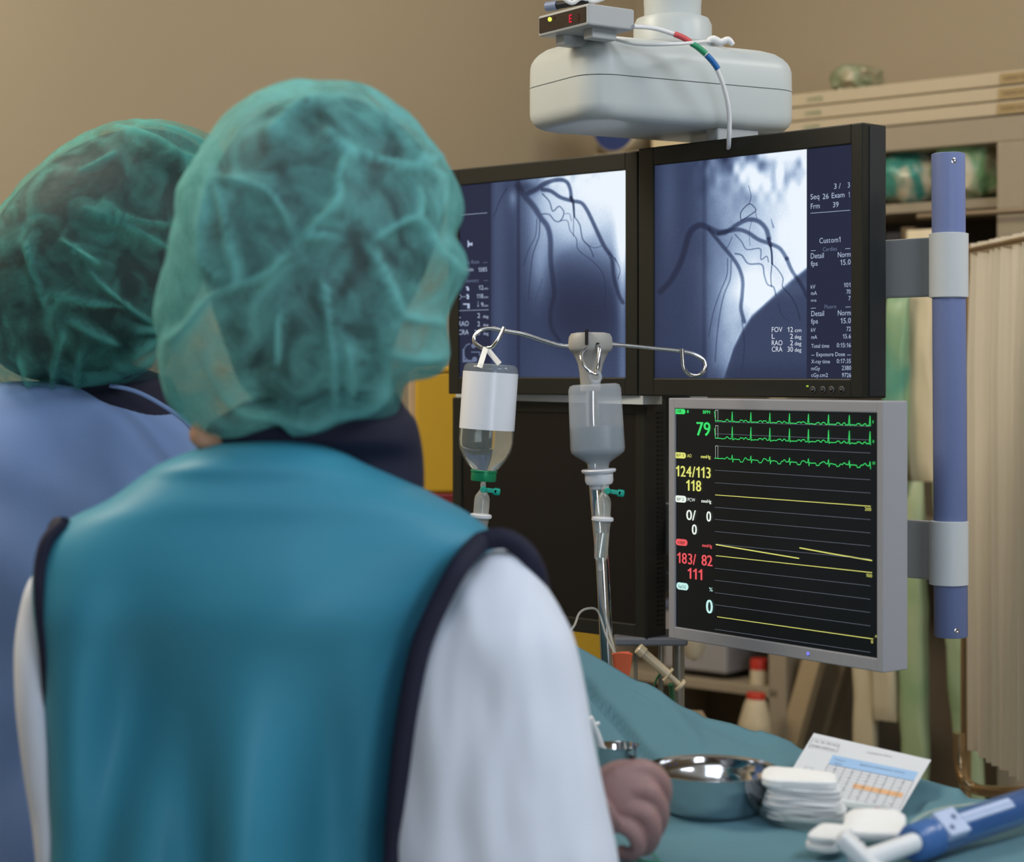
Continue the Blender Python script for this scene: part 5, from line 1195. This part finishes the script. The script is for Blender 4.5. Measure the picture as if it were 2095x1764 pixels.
mb = MB()
for q, o_ in ((0.045, 0.006), (0.058, -0.004)): mb.lathe([(0.0028, 0), (0.0028, 0.001), (0, 0.001)], dA+dx*q+side*0.0195+oth*o_, side, 18)
mb.build('embossed_mark', mat('mark_slate', (85, 100, 140), 0.5), dv)
h0 = dA+dx*0.012+Vector((0, -0.012, 0.010)); h1 = P(1748, 1762, 1.84)
mb = MB(); mb.tube([P(1893, 1716, 1.865), P(1820, 1742, 1.85), P(1745, 1768, 1.838)], [0.0095, 0.0097, 0.010], n=28, sub=3); mb.build('handle_shaft', whitep, dv)
gx = (P(1805, 1792, 1.835)-P(1722, 1712, 1.845)).normalized()
mb = MB(); gcn = P(1764, 1754, 1.838); g2 = gx.cross(Vector((0, 1, 0.4)).normalized()).normalized(); g3 = gx.cross(g2)
mb.box(gcn, (0.060, 0.022, 0.016), (gx, g3, g2), 0.005, seg=4)
for q in range(-3, 4): mb.box(gcn+gx*q*0.0075-g3*0.0115+g2*0.001, (0.0022, 0.002, 0.012), (gx, g3, g2))
mb.build('grip', whitep, dv)
mb = MB(); mb.tube([PT(1858, 1690, TZ+0.03), PT(1890, 1668, TZ+0.034), PT(1930, 1654, TZ+0.03), PT(1975, 1648, TZ+0.02), PT(2040, 1640, TZ+0.02)], 0.0016); tag(mb.build('infusion_line', clear('line_clear2', (200, 215, 205), 0.6, 0.15)), 'thin clear tube curving behind the translucent blue device', 'tube')
gw = mat('guidewire_green', (20, 140, 75), 0.4)
mb = MB(); mb.tube([P(1290, 1708, 1.91), P(1312, 1722, 1.92), P(1335, 1745, 1.89), P(1352, 1768, 1.865), P(1365, 1790, 1.85)], 0.0008, n=8); tag(mb.build('guide_wire', gw), 'thin green wire leaving the fingers of the gloved hand', 'wire')
mb = MB(); mb.tube([PT(1262, 1748, TZ+0.005), PT(1290, 1757, TZ+0.004), PT(1330, 1765, TZ+0.004), PT(1380, 1772, TZ+0.004)], 0.0013, n=8); tag(mb.build('guide_wire', gw), 'thicker green wire lying on the drape at the bottom edge beside the sleeve', 'wire')
# ---------------------------------------------------------------- shelving along the right wall
eS = -dS; Rz = (eS, nS, Vector((0, 0, 1)))    # eS points right / towards the viewer
def SW(s, d, z): return A0+eS*s+nS*d+Vector((0, 0, z))
def sofu(u, d=0.0):
    # position along the shelf seen at pixel column u at depth d behind its front
    k = (u-CX)/F; O = A0+nS*d
    return (k*O.y-O.x)/(eS.x-k*eS.y)
def zof(u, v, d=0.0):
    s = sofu(u, d); return CZ-(v-HY)/F*SW(s, d, 0).y, s
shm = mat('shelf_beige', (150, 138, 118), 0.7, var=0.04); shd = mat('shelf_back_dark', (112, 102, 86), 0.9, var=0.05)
zt5, _ = zof(2000, 243)
sL = sofu(1215); sR = sofu(2250)
print('shelf', sL, sR, zt5)
sh = thing('shelving_unit', 'beige open shelving unit full of wrapped supplies along the right wall', 'shelving', SW((sL+sR)/2, 0.2, 0))
def sb(name, s0, s1, d0, d1, z0, z1, m, parent, bev=0.002):
    mb = MB(); mb.box(SW((s0+s1)/2, (d0+d1)/2, (z0+z1)/2), (abs(s1-s0), abs(d1-d0), abs(z1-z0)), Rz, bev); return mb.build(name, m, parent)
sb('top_board', sL, sR, 0.0, 0.42, zt5-0.05, zt5, shm, sh)
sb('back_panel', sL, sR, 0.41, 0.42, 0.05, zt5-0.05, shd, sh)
for u in (1225, 1590, 2068):
    s = sofu(u); sb('upright', s-0.022 if u < 2000 else s-0.030, s+0.022 if u < 2000 else s+0.05, 0.0, 0.41, 0.0, zt5-0.05, shm, sh)
za, _ = zof(1900, 408); zb_2, _ = zof(1900, 470)
for z, d0 in ((za, 0.05), (1.18, 0.02), (0.82, 0.0), (0.42, 0.0)):
    sb('shelf_board', sL+0.02, sR if z != 0.82 else sofu(1592), d0, 0.40, z-0.02, z, shm, sh)
z1_, s1_ = zof(1985, 440); z2_, s2_ = zof(2095, 428)
mb = MB(); mb.tube([SW(s1_-0.1, -0.03, z1_), SW(s2_+0.2, -0.03, z1_)], 0.006, sub=1); mb.build('hanging_rail', mat('rail_brown', (120, 105, 85), 0.4, metal=0.5), sh)
# long flat boxes on top
bxm = mat('carton_cream', (182, 168, 142), 0.75, var=0.03); grt = mat('carton_green_print', (100, 135, 100), 0.8); brt = mat('carton_tan_label', (160, 138, 98), 0.8); brk = mat('carton_dark_print', (110, 92, 66), 0.8)
sl0 = sofu(1560); sl1 = sofu(2190)
hb_ = (zof(2095, 150)[0]-zof(2095, 240)[0])/3.0
hb_ = 0.0305
for i in range(3):
    off = [0, -0.012, 0.01][i]; o = thing('long_carton', 'long flat cream carton on top of the shelving, %s of three' % ['lowest', 'middle one', 'uppermost'][i], 'carton', SW((sl0+sl1)/2+off, 0.1, zt5+i*hb_), 'long cartons on the shelving')
    z0 = zt5+0.001+i*hb_; c = SW((sl0+sl1)/2+off, 0.09+0.006*i, z0+hb_/2)
    mb = MB(); mb.box(c, (sl1-sl0, 0.18, hb_-0.004), Rz, 0.002); mb.build('box_body', bxm, o)
    fcb = Frame(SW(0, 0.0+0.006*i-0.001, 0), eS)
    mb = MB(); fy0 = z0+0.010
    def bt_(txt, u0, u1, mi, dz=0.0):
        s0 = sofu(u0); s1 = sofu(u1); vs, fs = glyphs(txt); a = min(v[0] for v in vs); b = max(v[0] for v in vs)
        mb.add([fcb.w(s0+(v[0]-a)/(b-a)*(s1-s0), fy0+dz+v[1]*0.013, -0.0008) for v in vs], fs, mi, False)
    bt_('CATHETER', 1645, 1678, 0); 
    s0 = sofu(2040); s1 = sofu(2110); mb.poly([fcb.w(s0, z0+0.004, -0.0004), fcb.w(s1, z0+0.004, -0.0004), fcb.w(s1, z0+hb_-0.006, -0.0004), fcb.w(s0, z0+hb_-0.006, -0.0004)], 1)
    bt_('GUIDING NO 6', 2048, 2100, 2)
    mb.build('print', [grt, brt, brk], o, recalc=False)
# clear bag on top
def lump(name, label, cat, c, r3, m, seed, amp=0.25, group=None, R=None, n=36, freq=3.0, sq=1.0):
    R = R or Rz; mb = MB(); rings_ = []
    for i in range(1, 19):
        th = math.pi*i/19; ring = []
        for k in range(n):
            a = 2*math.pi*k/n; f = lambda q: math.copysign(abs(q)**sq, q)
            d = Vector((f(math.sin(th)*math.cos(a)), f(math.sin(th)*math.sin(a)), -f(math.cos(th))))
            q = 1+amp*(noise.noise(d*freq+Vector((seed, 0, 0)))+0.5*noise.noise(d*freq*2.4+Vector((0, seed, 0))))
            d = d*q; d.z = max(d.z, -0.93)
            ring.append(Vector(c)+R[0]*d.x*r3[0]+R[1]*d.y*r3[1]+R[2]*d.z*r3[2])
        rings_.append(ring)
    mb.rings(rings_); o = mb.build(name, m)
    return tag(o, label, cat, group) if label else o
def twomat(name, c1_, c2_, scale=9, thr=0.5, rough=0.35, soft=0.06):
    m = D.materials.new(name); m.use_nodes = True; nt = m.node_tree; b = nt.nodes['Principled BSDF']; b.inputs['Roughness'].default_value = rough
    tc = nt.nodes.new('ShaderNodeTexCoord'); n = nt.nodes.new('ShaderNodeTexNoise'); n.inputs['Scale'].default_value = scale; n.inputs['Detail'].default_value = 2; n.inputs['Distortion'].default_value = 0.8
    r = nt.nodes.new('ShaderNodeValToRGB'); r.color_ramp.elements[0].position = thr-soft; r.color_ramp.elements[1].position = thr+soft
    r.color_ramp.elements[0].color = (*lin(c1_), 1); r.color_ramp.elements[1].color = (*lin(c2_), 1)
    nt.links.new(tc.outputs['Object'], n.inputs[0]); nt.links.new(n.outputs[0], r.inputs[0]); nt.links.new(r.outputs[0], b.inputs['Base Color']); return m
wrap = twomat('green_cream_wrap', (130, 172, 120), (215, 205, 175), 9); wrap2 = twomat('teal_cream_wrap', (75, 150, 136), (205, 192, 165), 11)
bagm = twomat('pale_bag', (120, 128, 100), (150, 140, 115), 14)
z_, s_ = zof(1690, 190)
lump('plastic_bag', 'pale crumpled plastic bag on the long cartons beside the mount housing', 'bag', SW(sofu(1690), 0.13, zt5+3*hb_+0.032), (0.045, 0.06, 0.034), bagm, 4, 0.2, sq=0.7)
# left end: blue drum, cream box, grey can
o = thing('blue_roll', 'dark blue round roll end with cream rim, on the shelving behind the left screen', 'roll', SW(sofu(1250), 0.03, zt5))
cB = SW(sofu(1252), -0.02, 0); cB.z = CZ-(300-HY)/F*cB.y
# stands on the top board
rB = 0.068; cB.z = zt5+rB+0.001
mb = MB(); mb.lathe([(rB-0.004, 0), (rB, 0.004), (rB, 0.13), (rB-0.004, 0.134)], cB+nS*0.03, nS, 40); mb.build('roll_body', mat('roll_cream', (190, 178, 150), 0.6), o)
mb = MB(); mb.lathe([(rB-0.005, -0.001), (0.0, -0.0015)], cB+nS*0.03, nS, 40); mb.build('roll_end', twomat('roll_blue', (40, 58, 110), (45, 62, 118), 8), o)
mb = MB(); mb.box(SW(sofu(1368), 0.10, zt5+0.066), (0.125, 0.16, 0.13), Rz, 0.003); tag(mb.build('carton', mat('carton_bright', (205, 190, 155), 0.7)), 'plain cream carton on the shelving just under the mount housing', 'carton')
mb = MB(); cG = SW(sofu(1189), 0.10, zt5+0.0005); mb.lathe([(0.022, 0), (0.024, 0.004), (0.024, 0.10), (0.015, 0.115), (0.012, 0.13), (0.011, 0.145)], cG, n=24); tag(mb.build('spray_can', mat('can_olive', (110, 98, 70), 0.5)), 'small olive spray can standing left of the dark blue roll', 'can')
# contents of the compartment right of the black display
lump('wrapped_pack', 'cream and teal wrapped pack on the upper shelf just right of the display', 'pack', SW(sofu(1865, .1), 0.12, za+0.058), (0.085, 0.10, 0.062), wrap2, 7, 0.15)
lump('wrapped_pack', 'cream and green wrapped pack on the upper shelf behind the blue post', 'pack', SW(sofu(1985, .1), 0.13, za+0.073), (0.075, 0.10, 0.078), wrap, 12, 0.2, sq=0.8)
z_b, _ = zof(1900, 482)
sb('shelf_board', sL+0.02, sR, 0.05, 0.40, 1.735, 1.75, shm, sh)
smb = [mat('small_box_brown', (100, 84, 62), 0.7), mat('small_box_black', (40, 40, 44), 0.6), mat('small_box_tan', (165, 148, 118), 0.7)]
for i, (u, w_, h_, mi, nm_) in enumerate([(1836, .035, .045, 1, 'small black box on the second shelf beside the display edge'), (1866, .03, .055, 0, 'small brown box on the second shelf beside the small black one'), (1890, .022, .048, 2, 'small tan box on the second shelf nearest the blue post')]):
    mb = MB(); mb.box(SW(sofu(u, .08), 0.09, 1.7505+h_/2), (w_, 0.06, h_), Rz, 0.002); tag(mb.build('small_box', smb[mi]), nm_, 'box')
lump('teal_package', 'dark teal package on the shelf above the curtain', 'pack', SW(sofu(2012, .1), 0.12, 1.7505-0.10), (0.045, 0.05, 0.045), twomat('teal_dark', (25, 95, 110), (55, 65, 60), 25), 3, 0.2)
# hanging packs between display and post
def strip(name, label, u, v0, v1, wpx, d, m, tilt=0, cat='pack', group=None, seed=0):
    s = sofu(u, d); p = SW(s, d, 0); k = p.y/F; z0 = CZ-(v0-HY)*k; z1 = CZ-(v1-HY)*k; w_ = wpx*k/0.762/1.25; G_ = []; n = 14; m_ = 26
    fr_ = []; bk = []
    for j in range(m_+1):
        t = j/m_; z = z0*(1-t)+z1*t; th = 0.020*math.sin(math.pi*min(1, max(0, t))) **0.5+0.002; ring = []
        for k2 in range(2*n):
            a = 2*math.pi*k2/(2*n); ca, sa = math.cos(a), math.sin(a)
            x = w_/2*math.copysign(abs(ca)**.5, ca)*(1-0.12*math.exp(-((t-1)/.08)**2)); y = th*math.copysign(abs(sa)**.7, sa)
            y += 0.006*noise.noise(Vector((x*60, z*12, seed))); x += 0.004*noise.noise(Vector((z*14, seed, 1)))+tilt*(z0-z)
            ring.append(SW(s+x, d+y, z))
        fr_.append(ring)
    mb = MB(); mb.rings(fr_); return tag(mb.build(name, m), label, cat, group)
creamwrap = mat('cream_wrap', (205, 192, 162), 0.5, var=0.06, scale=12, bump=0.3, bscale=60); greenwrap = twomat('pale_green_wrap', (140, 165, 122), (168, 178, 142), 6, soft=.2)
grn2 = twomat('green_teal_wrap', (90, 150, 130), (150, 175, 130), 6, soft=.15)
strip('hanging_pack', 'long cream package hanging just left of the blue post', 1885, 470, 985, 62, -0.03, creamwrap, 0.01, seed=2)
strip('hanging_pack', 'long light green package with teal edge hanging right of the upper display', 1838, 600, 1010, 48, -0.07, grn2, -0.02, seed=5)
strip('hanging_pack', 'long pale green package hanging below the vital signs monitor corner', 1862, 985, 1640, 58, -0.05, greenwrap, 0.02, seed=9)
strip('hanging_pack', 'long pale green package with shiny tip hanging below the blue post', 1932, 985, 1660, 52, -0.08, twomat('pale_green_wrap2', (128, 150, 112), (160, 172, 140), 6, soft=.2), 0.10, seed=14)
strip('hanging_pack', 'long cream package hanging under the right corner of the vital signs monitor', 1772, 1050, 1600, 50, -0.03, creamwrap, 0.0, seed=22)
strip('hanging_pack', 'short cream package with folded end beside the long cream one', 1812, 1050, 1475, 56, -0.05, mat('cream_wrap2', (196, 184, 156), 0.5, var=0.08, scale=14, bump=0.3, bscale=60), 0.0, seed=27)
# leaning long boxes and grey bin
def lean(name, label, u0, v0, u1, v1, wpx, d, m, dep=0.05):
    a = SW(sofu(u0, d), d, zof(u0, v0, d)[0]); b = SW(sofu(u1, d), d, zof(u1, v1, d)[0]); ax_ = (a-b).normalized(); k = a.y/F
    sd = ax_.cross(nS).normalized(); mb = MB(); mb.box((a+b)/2, ((a-b).length, wpx*k/0.8, dep), (ax_, sd, nS), 0.003); return tag(mb.build(name, m), label, 'carton')
lean('long_carton', 'narrow tan carton leaning diagonally below the vital signs monitor', 1672, 1330, 1615, 1530, 34, 0.02, mat('carton_tan', (172, 152, 120), 0.7, var=0.05), 0.03)
lean('long_carton', 'wide grey-beige carton leaning behind the narrow tan one', 1712, 1330, 1650, 1540, 62, 0.09, mat('carton_taupe', (118, 106, 88), 0.7, var=0.05), 0.04)
mb = MB(); s5 = sofu(1608, .1); mb.lathe([(0.030, 0.822), (0.034, 0.83), (0.034, 1.10), (0.030, 1.11)], SW(s5, 0.12, 0), n=30); tag(mb.build('grey_tube_container', mat('tube_grey', (130, 124, 116), 0.5)), 'upright grey cylinder container behind the leaning cartons', 'container')
# bottles with red caps
def bottle(label, u, v0, v1, wpx, lean_=0.0, dd=0.03, tp=0.5):
    p = SW(sofu(u, dd), dd, 0); k = p.y/F; zb1 = CZ-(v1-HY)*k; zt1 = CZ-(v0-HY)*k; h = zt1-zb1; r = wpx*k/2
    o = thing('plastic_bottle', label, 'bottle', (p.x, p.y, zb1), 'red-capped bottles')
    ax_ = Vector((lean_, 0, 1)).normalized(); b0_ = Vector((p.x, p.y, zb1))
    mb = MB(); mb.lathe([(r*0.95, 0), (r, 0.004), (r*(1-(1-tp)*.25), h*0.3), (r*(1-(1-tp)*.7), h*0.68), (r*tp, h*0.84), (r*tp*.9, h*0.88)], b0_, ax_, 28); mb.build('bottle_body', mat('bottle_cream', (202, 188, 160), 0.5), o)
    mb = MB(); mb.lathe([(r*tp, h*0.86), (r*tp, h*0.98), (r*tp*.95, h)], b0_, ax_, 24); mb.build('cap', mat('cap_red', (190, 55, 40), 0.4), o)
bottle('cream bottle with red cap, slanted shoulders, standing nearest the teal drape', 1543, 1418, 1500, 72, 0.05, -0.10, 0.55)
bottle('cream bottle with red cap, tall one standing behind the slanted one', 1553, 1348, 1500, 38, 0.0, 0.04, 0.95)
o = thing('storage_case', 'grey-blue plastic storage case on a lower shelf behind the drape', 'case', SW(sofu(1460, .1), 0.1, 0.822))
mb = MB(); mb.box(SW(sofu(1462, .1), 0.12, 0.90), (0.17, 0.2, 0.13), Rz, 0.006); mb.build('case_body', mat('case_grey', (150, 148, 150), 0.4), o)
mb = MB(); mb.box(SW(sofu(1462, .1), 0.12, 0.978), (0.18, 0.21, 0.02), Rz, 0.004); mb.build('lid', mat('case_lid', (92, 98, 118), 0.4), o)
mb = MB(); mb.box(SW(sofu(1475, .1), 0.14, 1.0085), (0.13, 0.14, 0.034), Rz, 0.004); tag(mb.build('folded_cloth', mat('cloth_dark_green', (62, 84, 66), 0.9)), 'dark green folded cloth on the storage case', 'cloth')
mb = MB(); cw = P(1420, HY, 3.6); cw.z = CZ-(1320-HY)/F*3.6; mb.lathe([(0.0, -0.03), (0.014, -0.024), (0.021, -0.008), (0.022, 0.02), (0.02, 0.04)], cw, n=26); 
mb.lathe([(0.004, 0.04), (0.004, 1.0)], cw, n=10)
tag(mb.build('hanging_lamp_bulb', mat('pale_bowl', (190, 180, 158), 0.5)), 'pale rounded object hanging just below the vital signs monitor', 'hanging bulb')
# small stand with syringe
YT = 2.78
ss = thing('drip_tray_stand', 'slim grey metal stand under the dark monitor', 'stand', P(1340, 1500, YT))
mb = MB(); mb.tube([P(1388, 1318, YT), Vector((P(1388, 1318, YT).x, YT, 0.01))], 0.009, sub=1); mb.build('leg', mat('stand_grey', (150, 145, 135), 0.35, metal=0.6), ss)
mb = MB(); mb.tube([P(1352, 1318, YT), Vector((P(1352, 1318, YT).x, YT, 0.01))], 0.004, sub=1); mb.build('leg', mat('stand_grey', (150, 145, 135), 0.35, metal=0.6), ss)
mb = MB(); mb.tube([P(1300, 1330, YT), Vector((P(1310, 1330, YT).x, YT, 0.01))], 0.003, sub=1); mb.build('leg', mat('stand_grey', (150, 145, 135), 0.35, metal=0.6), ss)
mb = MB(); mb.box(P(1330, 1308, YT)+Vector((0, 0.02, 0)), (0.105, 0.10, 0.012), None, 0.003); mb.build('tray', mat('tray_grey_blue', (105, 110, 120), 0.4), ss)
sy = thing('syringe', 'large cream plastic syringe hanging diagonally in front of the slim grey stand', 'syringe', P(1340, 1370, 2.70))
sym = clear('syringe_plastic', (215, 200, 170), 0.85, 0.3)
a = P(1305, 1326, 2.72); b = P(1398, 1408, 2.72); ax_ = (b-a).normalized(); LL = (b-a).length; k = 2.72/F
mb = MB(); mb.lathe([(10*k, 0), (12*k, 2*k), (12*k, 16*k), (9*k, 18*k)], a, ax_, 20); mb.build('tip_cap', sym, sy)
mb = MB(); mb.lathe([(10*k, 17*k), (10*k, 82*k)], a, ax_, 20); mb.build('barrel', sym, sy)
mb = MB(); s9 = ax_.cross(Vector((0, 1, 0))).normalized(); mb.box(a+ax_*82*k, (4*k, 32*k, 20*k), (ax_, s9, Vector((0, 1, 0))), 0.001); mb.build('finger_flange', sym, sy)
mb = MB(); mb.lathe([(6*k, 84*k), (6*k, 112*k), (5*k, 112*k)], a, ax_, 16); mb.lathe([(14*k, 112*k), (15*k, 114*k), (14*k, 119*k)], a, ax_, 20); mb.build('plunger', sym, sy)
mb = MB(); mb.tube([P(1362, 1370, YT-.03), P(1346, 1385, YT-.03), P(1335, 1420, YT-.02), P(1336, 1470, YT-.02)], 0.0016); mb.tube([P(1372, 1400, YT-.03), P(1376, 1440, YT-.02), P(1372, 1500, YT-.02)], 0.004); tag(mb.build('green_tube', mat('tube_green', (50, 100, 70), 0.5)), 'dark green and clear tubes hanging from the slim grey stand', 'tube')
# yellow container and its surroundings
yc = thing('waste_container', 'yellow clinical waste container with red base and cream side, left of the dark monitor', 'container', P(895, 1020, 3.3))
yel = mat('yellow_plastic', (190, 152, 40), 0.5, var=0.04); 
YW = 3.3; kw = YW/F; 
mb = MB(); mb.box(P(905, 885, YW)+Vector((0, 0.08, 0)), (0.095, 0.15, 250*kw), None, 0.006); mb.build('container_body', yel, yc)
mb = MB(); mb.box(P(905, 1022, YW)+Vector((0, 0.08, 0)), (0.10, 0.155, 24*kw), None, 0.004); mb.build('base', mat('dark_red_plastic', (110, 30, 35), 0.5), yc)
mb = MB(); mb.box(P(905, 756, YW)+Vector((0, 0.08, 0)), (0.10, 0.155, 14*kw), None, 0.004); mb.build('lid', yel, yc)
mb = MB(); mb.box(P(846, 890, YW)+Vector((0, 0.1, 0)), (0.022, 0.12, 260*kw), None, 0.004); mb.build('side_bracket', mat('bracket_cream', (180, 158, 130), 0.6), yc)
mb = MB(); ct = P(890, 1035, YW)+Vector((0, 0.09, 0)); mb.box((ct.x, ct.y, ct.z/2), (0.20, 0.22, ct.z), None, 0.004); tag(mb.build('side_cabinet', mat('cabinet_taupe', (120, 100, 80), 0.6)), 'taupe cabinet under the yellow waste container, mostly hidden', 'cabinet')
mb = MB(); c = P(1190, 1320, 3.2); mb.box((c.x, c.y+0.1, c.z-0.06), (0.10, 0.16, 0.18), None, 0.01); tag(mb.build('yellow_bin', yel), 'yellow bin just visible between white sleeve and infusion pole', 'bin')
mb = MB(); mb.box((c.x+0.05, c.y+0.12, (c.z-0.155)/2), (0.36, 0.28, c.z-0.155), None, 0.004); tag(mb.build('trolley', mat('trolley_taupe', (150, 134, 112), 0.6)), 'taupe trolley body behind the draped table, under the yellow bin', 'trolley')
# ---------------------------------------------------------------- privacy screen
scn = thing('privacy_screen', 'pleated cream curtain on chrome frame at right edge', 'screen', (0.82, 3.1, 0))
cm = mat('curtain_cream', (236, 230, 215), 0.85, var=0.02, scale=8, bump=0.1, bscale=500)
tl_ = cm.node_tree.nodes.new('ShaderNodeBsdfTranslucent'); tl_.inputs[0].default_value = (*lin((232, 228, 220)), 1)
mx_ = cm.node_tree.nodes.new('ShaderNodeMixShader'); mx_.inputs[0].default_value = 0.3
cm.node_tree.links.new(cm.node_tree.nodes['Principled BSDF'].outputs[0], mx_.inputs[1]); cm.node_tree.links.new(tl_.outputs[0], mx_.inputs[2])
cm.node_tree.links.new(mx_.outputs[0], cm.node_tree.nodes['Material Output'].inputs[0])
cT = P(1985, 500, 3.35); cE = P(2110, 486, 3.03); dC = Vector((cE.x-cT.x, cE.y-cT.y, 0)); 
cTop = 1.5+(HY-500)/F*3.35
def cbot(t): 
    Y = 3.35+(3.03-3.35)*t; u = 1985+t*125; v = 1530+t*75; return CZ-(v-HY)/F*Y
nrm = Vector((-dC.y, dC.x, 0)).normalized(); G_ = []
ext = 1.9
for j in range(60):
    q = j/59.0; row = []
    for i in range(520):
        t = i/519.0*ext; base_ = cT+dC*t; z1 = max(cbot(min(t, 1.2)), 0.55); z = cTop*(1-q)+z1*q
        ph = t*48+1.6*math.sin(t*13)+0.5*math.sin(q*3+t*5); amp = (0.004+0.006*min(1, q*4))
        if q < 0.06: amp = 0.005
        w_ = amp*math.sin(ph)+0.3*amp*math.sin(ph*2.3+q*2)
        p = Vector((base_.x, base_.y, z))+nrm*w_; row.append(p)
    G_.append(row)
mb = MB(); mb.grid(G_); cur = mb.build('curtain', cm, scn); cur
chm = mat('frame_brass_chrome', (190, 165, 130), 0.25, metal=0.9)
mb = MB(); f0 = Vector((cT.x-0.004, cT.y+0.012, 0)); mb.tube([Vector((f0.x, f0.y, cTop+0.002)), Vector((f0.x, f0.y, 0.60)), Vector((f0.x+0.01, f0.y-0.02, 0.52))], 0.009, sub=3); mb.build('frame_post', chm, scn)
mb = MB(); g_ = cT+dC*ext; mb.tube([Vector((g_.x, g_.y, cTop)), Vector((g_.x, g_.y, 0.05))], 0.009, sub=1); mb.build('frame_post', chm, scn)
mb = MB(); mb.tube([Vector((f0.x, f0.y, cTop-0.012)), Vector((g_.x, g_.y, cTop-0.012))], 0.006, sub=1); mb.build('top_rail', chm, scn)
mb = MB(); zf = cbot(0)-0.03; mb.tube([P(1962, 1500, 3.3), P(1964, 1560, 3.3), P(1975, 1600, 3.28), P(2010, 1618, 3.25), P(2095, 1622, 3.05), P(2300, 1640, 2.9)], 0.010, sub=4); mb.build('bottom_rail', chm, scn)
for x_, y_ in ((f0.x, f0.y), (g_.x, g_.y)):
    mb = MB(); mb.tube([Vector((x_, y_, 0.62)), Vector((x_, y_, 0.06)), ], 0.009, sub=1); mb.tube([Vector((x_-0.2, y_+0.03, 0.03)), Vector((x_, y_, 0.06)), Vector((x_+0.2, y_-0.03, 0.03))], 0.010, sub=3); mb.build('foot', chm, scn)
# green cloths glimpsed under the curtain
lump('green_bundle', 'dark green cloth bundle glimpsed under the cream curtain', 'cloth', SW(sofu(2040, .0), 0.02, 0.5), (0.12, 0.1, 0.12), twomat('green_cloth', (70, 98, 62), (92, 116, 80), 9), 17, 0.15)
